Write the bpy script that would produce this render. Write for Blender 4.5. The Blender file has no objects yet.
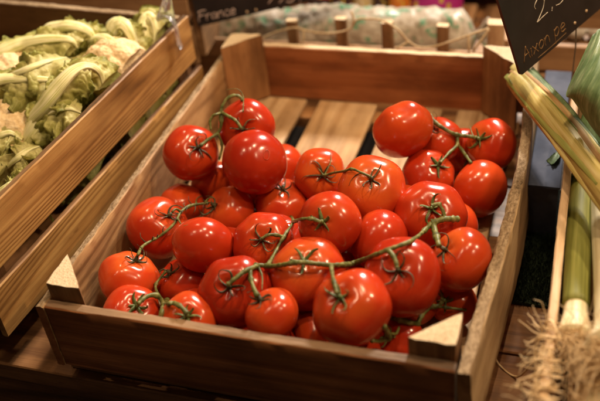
import bpy, bmesh, math, random
from mathutils import Vector, Matrix, noise as noise_
FOCUS,FSTOP=.93,3.1
KEY,WARM,AMB,EXPO=56,6.4,.048,0
T=[[1,0.0426,0.2658,0.0782,0.0333,0.641,-0.406,0.651,1],[2,0.1044,0.3029,0.0959,0.0338,0.153,-0.84,0.521,1],[3,0.1333,0.2466,0.0884,0.037,-0.648,0.398,-0.65,0],[4,0.0593,0.2772,0.0263,0.0288,-0.715,0.565,0.411,0],[5,0.1365,0.3212,0.0267,0.029,-0.975,-0.088,0.205,0],[6,0.2009,0.275,0.0569,0.0307,0.411,-0.736,0.538,1],[7,0.2777,0.2206,0.0838,0.0376,0.125,-0.477,0.87,1],[8,0.2897,0.3316,0.0917,0.0353,-0.659,0.652,0.376,0],[9,0.3239,0.3649,0.057,0.0304,-0.211,-0.131,0.969,1],[10,0.3878,0.3723,0.0526,0.0313,-0.51,-0.563,0.65,1],[11,0.3499,0.3964,0.0248,0.0277,0.482,-0.87,0.107,1],[12,0.3224,0.3115,0.043,0.0313,0.496,-0.246,0.833,1],[13,0.3837,0.3082,0.0337,0.0344,-0.872,0.484,0.067,0],[14,0.3437,0.2061,0.0694,0.0373,0.16,-0.552,0.818,1],[15,0.3859,0.1437,0.0686,0.032,-0.642,-0.275,0.716,1],[16,0.0373,0.1632,0.0436,0.0356,0.655,-0.004,0.756,1],[17,0.1155,0.1192,0.0675,0.0321,-0.287,0.895,0.341,0],[18,0.1015,0.2199,0.0295,0.032,-0.498,-0.439,0.748,1],[19,0.1598,0.2452,0.0295,0.0321,0.169,-0.046,0.984,1],[20,0.251,0.1473,0.0945,0.0319,-0.032,-0.757,0.652,1],[21,0.1766,0.1383,0.0635,0.032,0.243,-0.626,0.741,1],[22,0.2974,0.1639,0.0644,0.0325,-0.9,0.056,0.433,0],[23,0.3361,0.0964,0.0803,0.0377,0.014,-0.566,0.824,1],[24,0.2424,0.0894,0.0745,0.0369,0.065,-0.378,0.923,1],[25,0.3005,0.0409,0.0858,0.0357,-0.224,-0.431,0.874,1],[26,0.1763,0.057,0.0682,0.0358,0.078,-0.572,0.816,1],[27,0.2241,0.0297,0.074,0.0257,-0.453,-0.049,0.89,1],[28,0.0417,0.0773,0.0437,0.0317,0.387,0.33,0.861,1],[29,0.0894,0.1001,0.0251,0.0273,-0.349,-0.276,0.896,1],[30,0.0682,0.0299,0.0445,0.0287,0.546,-0.251,0.799,1],[31,0.1398,0.018,0.0593,0.0274,0.275,-0.445,0.852,1],[32,0.3816,0.1297,0.0213,0.0235,-0.335,-0.615,0.714,1],[33,0.3366,0.0665,0.0235,0.0255,-0.328,-0.51,0.795,1],[34,0.2562,0.0544,0.0248,0.0269,-0.889,-0.434,-0.147,0],[35,0.231,0.0996,0.0219,0.0251,-0.315,0.828,0.464,0],[36,0.26,0.1557,0.0258,0.0281,-0.906,-0.136,-0.401,0],[100,0.252,0.246,0.028,0.03,0.3,0.2,0.93,0],[101,0.264,0.312,0.028,0.03,0.3,0.2,0.93,0],[102,0.36,0.246,0.028,0.03,0.3,0.2,0.93,0],[103,0.288,0.096,0.028,0.03,0.3,0.2,0.93,0],[104,0.126,0.156,0.028,0.03,0.3,0.2,0.93,0],[105,0.174,0.186,0.028,0.03,0.3,0.2,0.93,0],[106,0.168,0.096,0.028,0.03,0.3,0.2,0.93,0],[107,0.354,0.168,0.028,0.03,0.3,0.2,0.93,0],[108,0.294,0.204,0.028,0.03,0.3,0.2,0.93,0],[109,0.03,0.324,0.028,0.03,0.3,0.2,0.93,0],[110,0.132,0.054,0.028,0.03,0.3,0.2,0.93,0],[111,0.192,0.318,0.028,0.03,0.3,0.2,0.93,0],[112,0.21,0.036,0.028,0.03,0.3,0.2,0.93,0],[113,0.234,0.198,0.028,0.03,0.3,0.2,0.93,0],[114,0.3,0.03,0.028,0.03,0.3,0.2,0.93,0],[115,0.084,0.33,0.028,0.03,0.3,0.2,0.93,0],[116,0.336,0.12,0.028,0.03,0.3,0.2,0.93,0],[117,0.114,0.276,0.028,0.03,0.3,0.2,0.93,0],[118,0.306,0.264,0.028,0.03,0.3,0.2,0.93,0]]
VN={"A":[[0.00241,[[0.1019,0.3094,0.1298],[0.0983,0.3107,0.1343],[0.094,0.3101,0.1363],[0.089,0.3079,0.1364],[0.0841,0.3042,0.1343],[0.0813,0.3006,0.131],[0.0793,0.2969,0.1273],[0.0788,0.2938,0.1241],[0.0793,0.2906,0.1204],[0.0801,0.2873,0.1168],[0.081,0.2837,0.1131],[0.0807,0.2808,0.109],[0.0793,0.278,0.1052],[0.0768,0.2746,0.1028],[0.0736,0.2703,0.1021],[0.0707,0.2651,0.1019],[0.0684,0.2591,0.1018],[0.0662,0.253,0.1016],[0.065,0.2503,0.1013]]],[0.00094,[[0.1088,0.2894,0.1275],[0.1073,0.295,0.1297],[0.106,0.3006,0.1322],[0.1046,0.3056,0.1346],[0.103,0.3094,0.1368],[0.0995,0.3126,0.1409],[0.0949,0.3135,0.1434],[0.0902,0.3124,0.1439],[0.085,0.3102,0.1437],[0.0825,0.3091,0.1437]]],[0.00189,[[0.079,0.292,0.1219],[0.0806,0.2771,0.1295],[0.0767,0.2745,0.1286],[0.0739,0.2701,0.1242],[0.0745,0.2675,0.12],[0.0757,0.2648,0.1153]]],[0.00168,[[0.0782,0.2763,0.1037],[0.08,0.2746,0.0989],[0.082,0.2728,0.0941],[0.0831,0.2705,0.0894],[0.083,0.2679,0.0855],[0.0823,0.2649,0.0816],[0.0814,0.2617,0.0779],[0.081,0.2602,0.076]]],[0.0021,[[0.0801,0.2924,0.1218],[0.0868,0.2877,0.1226],[0.0935,0.2831,0.1232],[0.0991,0.2801,0.1229],[0.1034,0.2779,0.1219],[0.1077,0.275,0.1186],[0.1104,0.2727,0.1148]]]],"B":[[0.0021,[[0.055,0.0862,0.0724],[0.0515,0.0954,0.0689],[0.0481,0.1052,0.065],[0.047,0.1139,0.0616],[0.0476,0.1206,0.059],[0.0498,0.1261,0.0579],[0.053,0.1304,0.058],[0.0562,0.134,0.0589],[0.0593,0.1373,0.0603],[0.062,0.1409,0.0615],[0.0643,0.1449,0.0625],[0.0661,0.1491,0.0633],[0.0674,0.1544,0.0641],[0.0676,0.1608,0.0652],[0.0669,0.168,0.0651],[0.0671,0.1755,0.064],[0.0683,0.1824,0.0623],[0.0701,0.1885,0.0605],[0.0727,0.1935,0.0586],[0.0759,0.1973,0.0569],[0.0798,0.2005,0.0558],[0.0842,0.203,0.0551],[0.0865,0.2042,0.0548]]],[0.00126,[[0.0679,0.16,0.0639],[0.0867,0.1321,0.0834],[0.0997,0.1143,0.0957],[0.1058,0.1137,0.0984],[0.1083,0.1148,0.0993]]],[0.00168,[[0.0668,0.1717,0.0646],[0.0632,0.1686,0.0708],[0.0614,0.1618,0.0717]]],[0.00147,[[0.0742,0.1952,0.0573],[0.0656,0.2136,0.0493],[0.0597,0.231,0.0397],[0.0567,0.2475,0.0282]]],[0.00147,[[0.0824,0.2023,0.0557],[0.0858,0.2062,0.0599],[0.0905,0.2079,0.0606],[0.0935,0.2075,0.0591]]]],"C":[[0.00399,[[0.1169,0.0043,0.0699],[0.1173,0.0074,0.0724],[0.1175,0.0108,0.0745],[0.1067,0.0306,0.0584],[0.0963,0.0506,0.0426],[0.086,0.0706,0.027]]],[0.00283,[[0.101,0.0404,0.0506],[0.0987,0.0425,0.0542],[0.0966,0.0438,0.0578],[0.0935,0.043,0.0616],[0.0909,0.04,0.0645],[0.0889,0.0357,0.0669],[0.0876,0.0306,0.0687],[0.0867,0.0254,0.0695],[0.0853,0.0208,0.0695]]],[0.00283,[[0.0961,0.0497,0.0419],[0.1247,0.0148,0.0834],[0.1301,0.0136,0.0865],[0.1358,0.0112,0.0879],[0.1409,0.0088,0.0879],[0.145,0.0062,0.0867],[0.1486,0.0039,0.0848]]],[0.0021,[[0.0997,0.042,0.053],[0.0922,0.051,0.0483],[0.0853,0.0589,0.0448],[0.0801,0.0653,0.0428],[0.0761,0.0703,0.0429],[0.0748,0.0751,0.0442],[0.0755,0.0787,0.0452],[0.0772,0.0824,0.0468],[0.0793,0.0862,0.0488],[0.0814,0.0898,0.0508]]]],"D":[[0.00304,[[0.1965,0.0687,0.0974],[0.1994,0.0719,0.0946],[0.2031,0.074,0.0929],[0.207,0.074,0.0931],[0.2125,0.0727,0.0949],[0.2183,0.0707,0.0982],[0.2231,0.0688,0.1014],[0.2278,0.0678,0.104],[0.2325,0.0676,0.1061],[0.2371,0.0678,0.1075],[0.2416,0.0683,0.1084],[0.2457,0.0688,0.1087],[0.2495,0.0695,0.1086],[0.2534,0.0703,0.108],[0.2572,0.0714,0.1071],[0.261,0.0728,0.1058],[0.2644,0.0746,0.1043],[0.2675,0.0766,0.1025],[0.2702,0.0789,0.1006],[0.2737,0.0831,0.0972],[0.2762,0.0882,0.0931],[0.2776,0.0958,0.0867],[0.2779,0.1058,0.0782],[0.2795,0.1139,0.072],[0.2824,0.1183,0.07],[0.2865,0.1179,0.0728],[0.2921,0.1128,0.0801],[0.2986,0.1039,0.0909],[0.3056,0.093,0.1038],[0.3104,0.09,0.1092],[0.3143,0.0891,0.1125],[0.3179,0.0892,0.1148],[0.3212,0.0897,0.1166],[0.3248,0.0909,0.1182],[0.3282,0.0924,0.1192],[0.3315,0.0942,0.1198],[0.3349,0.0966,0.1201],[0.3381,0.0998,0.1197],[0.341,0.1038,0.1186],[0.3431,0.1093,0.1163],[0.344,0.1234,0.1075],[0.3446,0.1375,0.0991],[0.3452,0.1493,0.0927],[0.3463,0.158,0.0888],[0.3487,0.1648,0.088],[0.3509,0.1695,0.0885],[0.352,0.1716,0.089]]],[0.00357,[[0.352,0.1716,0.089],[0.3559,0.1729,0.0903],[0.3594,0.1749,0.091],[0.3633,0.1774,0.0912],[0.3665,0.1795,0.0902],[0.3703,0.1822,0.0884],[0.3742,0.186,0.0859],[0.376,0.1882,0.0843]]],[0.00241,[[0.3642,0.1782,0.0907],[0.363,0.1807,0.0939],[0.3614,0.1829,0.097],[0.3587,0.185,0.1004],[0.3557,0.1862,0.1029],[0.3519,0.1846,0.1023],[0.35,0.1835,0.1016]]],[0.00357,[[0.353,0.1718,0.089],[0.355,0.1656,0.0888],[0.3574,0.1585,0.0887],[0.3597,0.1512,0.0904],[0.3623,0.1429,0.0924],[0.3649,0.1349,0.0941],[0.3659,0.1319,0.0941]]],[0.00252,[[0.325,0.0908,0.118],[0.3294,0.0858,0.1181],[0.3328,0.0815,0.1174],[0.3352,0.0779,0.1161],[0.3366,0.0746,0.1143],[0.3371,0.073,0.1132]]],[0.00241,[[0.2711,0.0791,0.1005],[0.2754,0.0671,0.1066],[0.2798,0.0551,0.1129],[0.2842,0.0433,0.1187],[0.2868,0.0371,0.1202],[0.2891,0.0319,0.1205],[0.2913,0.0275,0.1199],[0.2932,0.0237,0.1189]]],[0.00241,[[0.2074,0.0749,0.0937],[0.205,0.0864,0.0879],[0.2031,0.097,0.0833],[0.202,0.1059,0.0803],[0.2017,0.1129,0.079],[0.2019,0.1183,0.079],[0.2028,0.1233,0.0801],[0.2037,0.1278,0.0813],[0.2044,0.1326,0.082],[0.2047,0.1381,0.0818],[0.2038,0.1494,0.078],[0.1976,0.1732,0.0628],[0.1908,0.1959,0.0478],[0.1801,0.2183,0.0356]]],[0.00231,[[0.1908,0.1959,0.0478],[0.2126,0.1551,0.0863],[0.2275,0.1302,0.1102],[0.2331,0.1269,0.1142],[0.2382,0.1249,0.1164],[0.2432,0.1232,0.1174],[0.2482,0.1217,0.1172],[0.2507,0.1212,0.1169]]],[0.0021,[[0.2044,0.132,0.0814],[0.2013,0.1292,0.0848],[0.198,0.1269,0.0874],[0.1945,0.1247,0.0892],[0.191,0.1224,0.0901],[0.1881,0.1195,0.0897],[0.1851,0.1167,0.0887]]],[0.00294,[[0.1979,0.0698,0.0953],[0.1967,0.0626,0.0995],[0.1946,0.0574,0.1017],[0.1924,0.0531,0.1029],[0.1902,0.0485,0.1032],[0.1881,0.0443,0.1029],[0.1857,0.0406,0.1022],[0.1831,0.0374,0.1011],[0.1803,0.0344,0.0997]]],[0.00252,[[0.195,0.0592,0.1004],[0.1972,0.0538,0.0999],[0.1992,0.0488,0.099],[0.2019,0.0437,0.0983],[0.2053,0.0383,0.098],[0.2092,0.0325,0.0982],[0.2133,0.0265,0.0988]]],[0.00147,[[0.1988,0.0701,0.0952],[0.2018,0.0663,0.0941],[0.2049,0.062,0.0933],[0.2075,0.0568,0.0932],[0.2098,0.0507,0.0941],[0.2122,0.0436,0.0956],[0.2148,0.0363,0.0977]]],[0.0021,[[0.2468,0.0686,0.1084],[0.2455,0.0738,0.1101]]]],"E":[[0.00283,[[0.3138,0.3746,0.0874],[0.318,0.3647,0.0884],[0.3227,0.3577,0.0887],[0.3277,0.3536,0.0877],[0.3324,0.3515,0.086],[0.3371,0.3506,0.0837],[0.3417,0.3508,0.0808],[0.3463,0.3523,0.0774],[0.3507,0.3542,0.0749],[0.3552,0.356,0.0738],[0.3598,0.3565,0.0735],[0.3647,0.3554,0.0736],[0.3697,0.3533,0.0743],[0.3721,0.3521,0.0748]]],[0.00231,[[0.3496,0.3537,0.0743],[0.3509,0.3494,0.0708],[0.3511,0.3444,0.0679],[0.349,0.3388,0.067],[0.3458,0.3317,0.067],[0.3434,0.3234,0.0679],[0.3414,0.3142,0.0694],[0.3394,0.3052,0.0706],[0.3382,0.3018,0.0705]]],[0.00231,[[0.351,0.345,0.0689],[0.3543,0.3459,0.0635],[0.3578,0.3445,0.0597],[0.3616,0.3395,0.0585],[0.3656,0.3307,0.0603],[0.3699,0.3187,0.0644],[0.3721,0.3122,0.0669]]],[0.00126,[[0.3697,0.353,0.0739],[0.3662,0.3602,0.0757],[0.3634,0.3674,0.0775],[0.3624,0.371,0.0784]]]],"F":[[0.00178,[[0.214,0.2509,0.0746],[0.22,0.249,0.0788],[0.2269,0.2456,0.0842],[0.2338,0.2388,0.0909],[0.2419,0.2293,0.0996],[0.2498,0.2179,0.1096],[0.2563,0.2142,0.1153],[0.2618,0.2112,0.1179],[0.2673,0.2074,0.119],[0.2724,0.2046,0.1192],[0.2778,0.2025,0.1187],[0.2828,0.2011,0.1177]]],[0.00105,[[0.214,0.2509,0.0746],[0.2155,0.2553,0.0772],[0.2168,0.2598,0.0798],[0.2177,0.2649,0.0817],[0.2176,0.2709,0.0833],[0.2159,0.277,0.0843],[0.2133,0.284,0.085],[0.212,0.2876,0.0853]]],[0.00105,[[0.214,0.2509,0.0746],[0.2109,0.2527,0.0774],[0.2078,0.2545,0.0803],[0.2061,0.2556,0.0816]]]],"G":[[0.00336,[[0.3296,0.0712,0.0493],[0.3339,0.0693,0.0509],[0.3381,0.0683,0.0513],[0.3425,0.0676,0.0508],[0.3469,0.0678,0.0494],[0.3504,0.0694,0.0473],[0.3536,0.0727,0.0436],[0.3549,0.0759,0.04]]],[0.00315,[[0.354,0.0757,0.04],[0.3551,0.082,0.0397],[0.356,0.0895,0.038],[0.3577,0.0964,0.0368],[0.3601,0.1024,0.0365],[0.3632,0.1062,0.0359],[0.3671,0.1077,0.0351],[0.3703,0.1095,0.0363],[0.3728,0.1117,0.0391],[0.3741,0.1128,0.0406]]],[0.00168,[[0.365,0.1074,0.0357],[0.369,0.1078,0.0353],[0.3729,0.1081,0.0351],[0.3769,0.1083,0.035],[0.3808,0.1084,0.035],[0.3848,0.1085,0.0349],[0.3886,0.1092,0.0343],[0.3924,0.1103,0.0332],[0.3961,0.1121,0.0315]]],[0.00168,[[0.3716,0.1101,0.0371],[0.3716,0.114,0.039],[0.3713,0.1178,0.0408],[0.3693,0.1224,0.0416],[0.368,0.1252,0.0414]]]],"H":[[0.00252,[[0.334,0.026,0.0841],[0.3344,0.0316,0.0737],[0.3348,0.0362,0.0645],[0.3361,0.0377,0.0565],[0.3329,0.0376,0.0539],[0.3292,0.0344,0.0549],[0.3266,0.0288,0.0595],[0.3249,0.0217,0.0668],[0.3242,0.0178,0.0709]]],[0.00168,[[0.3348,0.0362,0.0645],[0.3375,0.0416,0.0581],[0.3396,0.0473,0.0526],[0.34,0.0554,0.0503],[0.3399,0.0596,0.0495]]]]}
SG={"s1":{"o":[-0.0658,0.56,0.0915],"u":[0.904,0.4092,0.1237],"v":[-0.1127,-0.051,0.9923],"n":[0.4124,-0.911,0.0],"w":[[[0.0037,0.0073],[0.0087,0.0228]],[[0.0061,0.0221],[0.0129,0.0233],[0.0187,0.0222]],[[0.0062,0.0158],[0.0142,0.0162]],[[0.0173,0.016],[0.0158,0.0066]],[[0.0168,0.012],[0.0199,0.015],[0.0237,0.0153]],[[0.0318,0.0135],[0.0284,0.0153],[0.0241,0.0108],[0.0256,0.0063],[0.0306,0.0096],[0.0323,0.0143],[0.0309,0.0072],[0.032,0.0056]],[[0.0347,0.0141],[0.0335,0.0055]],[[0.0345,0.011],[0.0385,0.0144],[0.0409,0.0122],[0.04,0.0051]],[[0.0513,0.0123],[0.0479,0.0141],[0.0436,0.0097],[0.0456,0.0048],[0.0504,0.0061]],[[0.0526,0.0088],[0.0594,0.01],[0.0577,0.0135],[0.0534,0.0106],[0.0532,0.0051],[0.0592,0.0052]],[[0.1094,0.0063],[0.1188,0.0134],[0.1282,0.0204]],[[0.1255,0.0032],[0.1327,0.0077]],[[0.1361,0.0026],[0.1431,-0.0002],[0.1506,0.0058],[0.1481,0.0147]],[[0.1562,-0.0032],[0.1573,-0.0011]]],"d":[[0.0763,0.0027],[0.0899,0.002]]},"s2":{"o":[0.4185,0.36,0.1569],"u":[0.4453,0.8916,0.0827],"v":[-0.1383,-0.0228,0.9901],"n":[0.8847,-0.4523,0.1131],"w":[[[0.0081,0.0127],[0.0133,0.0302]],[[0.0133,0.0302],[0.0207,0.012]],[[0.0102,0.0197],[0.0184,0.0197]],[[0.0231,0.0226],[0.0242,0.0118]],[[0.0266,0.0225],[0.037,0.0111]],[[0.0359,0.022],[0.0277,0.0116]],[[0.0434,0.0216],[0.0392,0.0173],[0.0429,0.0111],[0.0484,0.0141],[0.0473,0.0196],[0.0434,0.0216]],[[0.0505,0.0204],[0.0524,0.0102]],[[0.0514,0.0167],[0.0552,0.0207],[0.0591,0.0181],[0.0608,0.0098]],[[0.0715,0.0202],[0.0733,0.0007]],[[0.0718,0.0184],[0.078,0.0203],[0.0811,0.0151],[0.077,0.0098],[0.0726,0.0119]],[[0.085,0.0136],[0.0934,0.015],[0.0896,0.0193],[0.0852,0.0158],[0.0873,0.0092],[0.0952,0.0093]]],"num":[[[0.0388,0.0625],[0.0374,0.0668],[0.0431,0.0712],[0.0531,0.071],[0.0563,0.0646],[0.0532,0.0565],[0.0439,0.049],[0.0394,0.0458]],[[0.0394,0.0458],[0.0498,0.0466],[0.0612,0.047]],[[0.0712,0.0487],[0.0698,0.0445]],[[0.079,0.0467],[0.0873,0.045],[0.094,0.0473],[0.0928,0.0553],[0.083,0.0624],[0.0785,0.0598],[0.084,0.0534],[0.094,0.0473]]],"d":[[0.1148,0.0063],[0.1412,0.0085]],"ul":[[[0.0354,0.0033],[0.065,0.0027],[0.0955,0.0033]]]}}
CL={"A":[[[[-0.1748,0.2076,0.1],[-0.1367,0.202,0.135],[-0.0983,0.2019,0.17],[-0.0798,0.2171,0.19],[-0.0673,0.2396,0.2],[-0.0571,0.2553,0.197],[-0.048,0.259,0.185],[-0.045,0.2519,0.168]],0.014,0.036],[[[-0.1292,0.1813,0.12],[-0.1128,0.1881,0.145],[-0.1019,0.1981,0.16],[-0.0826,0.2019,0.17],[-0.0669,0.2062,0.17],[-0.0566,0.2129,0.16]],0.012,0.05],[[[-0.0902,0.0614,0.14],[-0.0682,0.0677,0.155],[-0.0582,0.0833,0.16],[-0.055,0.0979,0.16]],0.011,0.02],[[[-0.197,0.1752,0.12],[-0.1499,0.1703,0.145],[-0.1315,0.1758,0.15],[-0.1204,0.178,0.14]],0.008,0.05],[[[-0.1525,0.1593,0.1],[-0.1119,0.1464,0.135],[-0.1019,0.1605,0.14],[-0.0973,0.1765,0.135]],0.007,0.04]],"B":[[[[-0.242,0.2819,0.17],[-0.2134,0.3004,0.18],[-0.1899,0.3172,0.185],[-0.155,0.3246,0.19],[-0.1279,0.3305,0.187],[-0.1213,0.3328,0.175]],0.014,0.045],[[[-0.2012,0.2164,0.18],[-0.1671,0.2306,0.185],[-0.1341,0.2335,0.187],[-0.1065,0.2415,0.183],[-0.1046,0.2548,0.17]],0.01,0.055],[[[-0.1702,0.2435,0.18],[-0.1355,0.2403,0.195],[-0.1207,0.261,0.195],[-0.1168,0.2893,0.185],[-0.1195,0.3113,0.17]],0.006,0.06],[[[-0.1813,0.3491,0.18],[-0.1642,0.3506,0.19],[-0.1399,0.3514,0.195],[-0.1203,0.3549,0.19],[-0.1096,0.3538,0.18],[-0.111,0.3513,0.16]],0.013,0.03]],"D":[[[[-0.0879,0.3641,0.18],[-0.081,0.3697,0.19],[-0.069,0.3682,0.19],[-0.0578,0.3607,0.175],[-0.0577,0.3598,0.15]],0.014,0.03],[[[-0.0617,0.3722,0.14],[-0.0566,0.3799,0.165],[-0.0583,0.4002,0.18],[-0.0549,0.4074,0.185],[-0.0436,0.396,0.18],[-0.0384,0.3778,0.16]],0.013,0.035],[[[-0.0828,0.3951,0.17],[-0.0666,0.3893,0.178],[-0.0553,0.388,0.175]],0.006,0.03],[[[-0.1191,0.3638,0.17],[-0.0929,0.3432,0.185],[-0.0747,0.336,0.187],[-0.0661,0.3346,0.18]],0.012,0.03],[[[-0.0913,0.2951,0.16],[-0.0924,0.3183,0.165],[-0.1063,0.3478,0.165],[-0.1313,0.3816,0.16]],0.005,0.035]]}
CH={"A": [-0.1599, 0.208, 0.15], "B": [-0.2065, 0.295, 0.165], "D": [-0.0683, 0.3247, 0.163]}
LEAF=[[[0.4887, 0.3791, 0.2], [0.4987, 0.3836, 0.21], [0.5136, 0.3944, 0.21], [0.5371, 0.4095, 0.2]], [[0.4802, 0.3482, 0.185], [0.4945, 0.327, 0.2], [0.5117, 0.3158, 0.205], [0.5369, 0.3114, 0.2]], [[0.4697, 0.3125, 0.165], [0.4869, 0.2924, 0.182], [0.5088, 0.2667, 0.19], [0.5381, 0.2433, 0.19]], [[0.4763, 0.3129, 0.158], [0.4898, 0.2841, 0.166], [0.5113, 0.2445, 0.172], [0.5394, 0.1993, 0.18]], [[0.4879, 0.3075, 0.145], [0.5007, 0.2693, 0.15], [0.5173, 0.2289, 0.155], [0.542, 0.1803, 0.16]]]
CAM=[0.4753, -0.5077, 0.6594]
CROT=[[0.9525, 0.288, -0.0989], [0.1022, -0.6085, -0.787], [-0.2869, 0.7395, -0.609]]
FPX=867.712
C=bpy.context.scene.collection
PI=math.pi
rnd=random.Random(11)
# ---------------------------------------------------------------- materials
def newmat(name):
    m=bpy.data.materials.new(name); m.use_nodes=True
    nt=m.node_tree; b=nt.nodes['Principled BSDF']
    return m,nt,b
def N(nt,t,**k):
    n=nt.nodes.new(t)
    for a,v in k.items():
        if a=='inp':
            for q,w in v.items(): n.inputs[q].default_value=w
        else: setattr(n,a,v)
    return n
def ramp(nt,stops,fac):
    r=nt.nodes.new('ShaderNodeValToRGB'); e=r.color_ramp.elements
    while len(e)<len(stops): e.new(.5)
    for i,(p,c) in enumerate(stops):
        e[i].position=p; e[i].color=(*c,1)
    nt.links.new(fac,r.inputs[0]); return r.outputs[0]
def math_(nt,op,a,b=None,c=None):
    n=nt.nodes.new('ShaderNodeMath'); n.operation=op
    for i,v in enumerate((a,b,c)):
        if v is None: continue
        if hasattr(v,'links'): nt.links.new(v,n.inputs[i])
        else: n.inputs[i].default_value=v
    return n.outputs[0]
def mix(nt,fac,a,b,mode='MIX'):
    n=nt.nodes.new('ShaderNodeMix'); n.data_type='RGBA'; n.blend_type=mode
    for s,v in ((n.inputs[0],fac),(n.inputs[6],a),(n.inputs[7],b)):
        if hasattr(v,'links'): nt.links.new(v,s)
        elif isinstance(v,(int,float)): s.default_value=v
        else: s.default_value=(*v,1)
    return n.outputs[2]
def coords(nt,scale,shift=True):
    tc=nt.nodes.new('ShaderNodeTexCoord'); v=tc.outputs['Object']
    if shift:
        oi=nt.nodes.new('ShaderNodeObjectInfo')
        k=N(nt,'ShaderNodeVectorMath',operation='SCALE'); k.inputs[0].default_value=(7.1,3.3,5.7)
        nt.links.new(oi.outputs['Random'],k.inputs['Scale'])
        a=N(nt,'ShaderNodeVectorMath',operation='ADD'); nt.links.new(v,a.inputs[0]); nt.links.new(k.outputs[0],a.inputs[1]); v=a.outputs[0]
    out=[]
    for s in scale:
        mp=N(nt,'ShaderNodeMapping'); mp.inputs['Scale'].default_value=s; nt.links.new(v,mp.inputs[0]); out.append(mp.outputs[0])
    return out
def noise(nt,vec,scale,detail=3,rough=.55,dist=0):
    n=N(nt,'ShaderNodeTexNoise',inp={'Scale':scale,'Detail':detail,'Roughness':rough,'Distortion':dist}); nt.links.new(vec,n.inputs['Vector']); return n.outputs['Fac']
def bump(nt,b,h,strength,dist):
    n=N(nt,'ShaderNodeBump',inp={'Strength':strength,'Distance':dist}); nt.links.new(h,n.inputs['Height']); nt.links.new(n.outputs[0],b.inputs['Normal'])
def wood(name,dark,mid,light,rings=34,rough=.62,stain=.45,gx=1.0,bumpd=.0006,fine=.35,rs=16,det=1.6,ringw=.55):
    m,nt,b=newmat(name)
    c1,c2,c3,c4=coords(nt,[(.6*gx,rs,rs),(6*gx,330,330),(3,7,7),(40*gx,140,140)])
    big=noise(nt,c1,1,det,.45,.16)
    ring=math_(nt,'MULTIPLY_ADD',math_(nt,'SINE',math_(nt,'MULTIPLY',big,rings)),.5,.5)
    ring=math_(nt,'POWER',ring,1.6)
    fib=noise(nt,c2,1,3,.6)
    mot=noise(nt,c3,2.2,5,.6)
    fac=math_(nt,'ADD',math_(nt,'MULTIPLY',ring,ringw),math_(nt,'MULTIPLY',math_(nt,'SUBTRACT',fib,.5),fine*2.4))
    fac=math_(nt,'ADD',fac,math_(nt,'MULTIPLY',math_(nt,'SUBTRACT',mot,.5),.55))
    fac=math_(nt,'ADD',fac,.12)
    col=ramp(nt,[(0.0,light),(.42,mid),(.95,dark)],fac)
    st=ramp(nt,[(.42,(1,1,1)),(.72,(stain,stain*.92,stain*.86))],mot)
    col=mix(nt,1,col,st,'MULTIPLY')
    c5,=coords(nt,[(2.5,26,26)]); wear=noise(nt,c5,1,4,.65)
    wm=ramp(nt,[(.5,(1,1,1)),(.75,(.42,.36,.3))],wear); col=mix(nt,.75,col,wm,'MULTIPLY')
    pit=noise(nt,c4,1,2,.5)
    pm=ramp(nt,[(.68,(1,1,1)),(.8,(.45,.4,.36))],pit)
    col=mix(nt,.7,col,pm,'MULTIPLY')
    nt.links.new(col,b.inputs['Base Color'])
    rr=math_(nt,'MULTIPLY_ADD',fib,.2,rough-.1); nt.links.new(rr,b.inputs['Roughness'])
    b.inputs['Specular IOR Level'].default_value=.35
    h=math_(nt,'ADD',math_(nt,'MULTIPLY',fib,1.0),math_(nt,'MULTIPLY',ring,-.6))
    bump(nt,b,h,.6,bumpd)
    return m
def sawn(name,a,bcol,sc=260,sx=1,dk=.28):
    m,nt,b=newmat(name)
    c1,c2=coords(nt,[(sx,1,1),(.35,1,1)])
    f=noise(nt,c1,sc,4,.7); g=noise(nt,c2,45,4,.6)
    col=ramp(nt,[(.33,tuple(x*dk for x in bcol)),(.45,bcol),(.62,a)],math_(nt,'ADD',math_(nt,'MULTIPLY',f,.55),math_(nt,'MULTIPLY',g,.45)))
    nt.links.new(col,b.inputs['Base Color']); b.inputs['Roughness'].default_value=.9; b.inputs['Specular IOR Level'].default_value=.15
    bump(nt,b,f,1,.002); return m
M={}
M['crate']=wood('crate_wood',(0.100,0.042,0.012),(0.261,0.119,0.040),(0.397,0.203,0.081),rings=40,stain=.36,rs=12,det=1.2,ringw=.28,fine=.32)
M['front']=wood('red_brown_board',(0.127,0.039,0.010),(0.309,0.105,0.032),(0.426,0.169,0.062),rings=60,stain=.42,rs=11,det=1,ringw=.35,fine=.3)
M['inner']=wood('tan_board',(0.088,0.040,0.013),(0.290,0.154,0.061),(0.445,0.265,0.120),rings=60,stain=.42,rs=15,det=1.6,ringw=.42,fine=.3,gx=4.5)
M['weathered']=wood('weathered_board',(0.160,0.093,0.041),(0.360,0.230,0.117),(0.500,0.352,0.195),rings=50,stain=.5,rs=12,det=1.2,ringw=.22)
M['rim']=wood('worn_rim',(0.080,0.040,0.018),(0.210,0.122,0.065),(0.340,0.211,0.120),rings=60,stain=.45,rs=14,det=1,ringw=.3)
M['slat']=wood('slat_wood',(0.265,0.146,0.060),(0.479,0.293,0.139),(0.632,0.434,0.241),rings=70,stain=.55,rs=13,det=1,ringw=.45)
M['golden']=wood('golden_pine',(0.122,0.052,0.012),(0.367,0.180,0.052),(0.509,0.286,0.093),rings=230,stain=.62,rough=.5,rs=10,det=.7,ringw=.42,fine=.34)
M['counter']=wood('counter_wood',(0.076,0.031,0.012),(0.192,0.085,0.034),(0.324,0.160,0.066),rings=80,stain=.4,rough=.46,rs=12,det=1.2)
M['backwood']=wood('background_wood',(0.120,0.057,0.022),(0.290,0.157,0.070),(0.420,0.247,0.125),rings=24,stain=.6)
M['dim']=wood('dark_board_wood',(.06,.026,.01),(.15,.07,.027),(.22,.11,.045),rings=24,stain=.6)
M['end']=sawn('cut_end_grain',(.84,.68,.48),(.72,.54,.35),420,1,.6)
M['edge']=sawn('rough_sawn_edge',(.46,.345,.225),(.23,.155,.09),270,.7)
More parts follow.
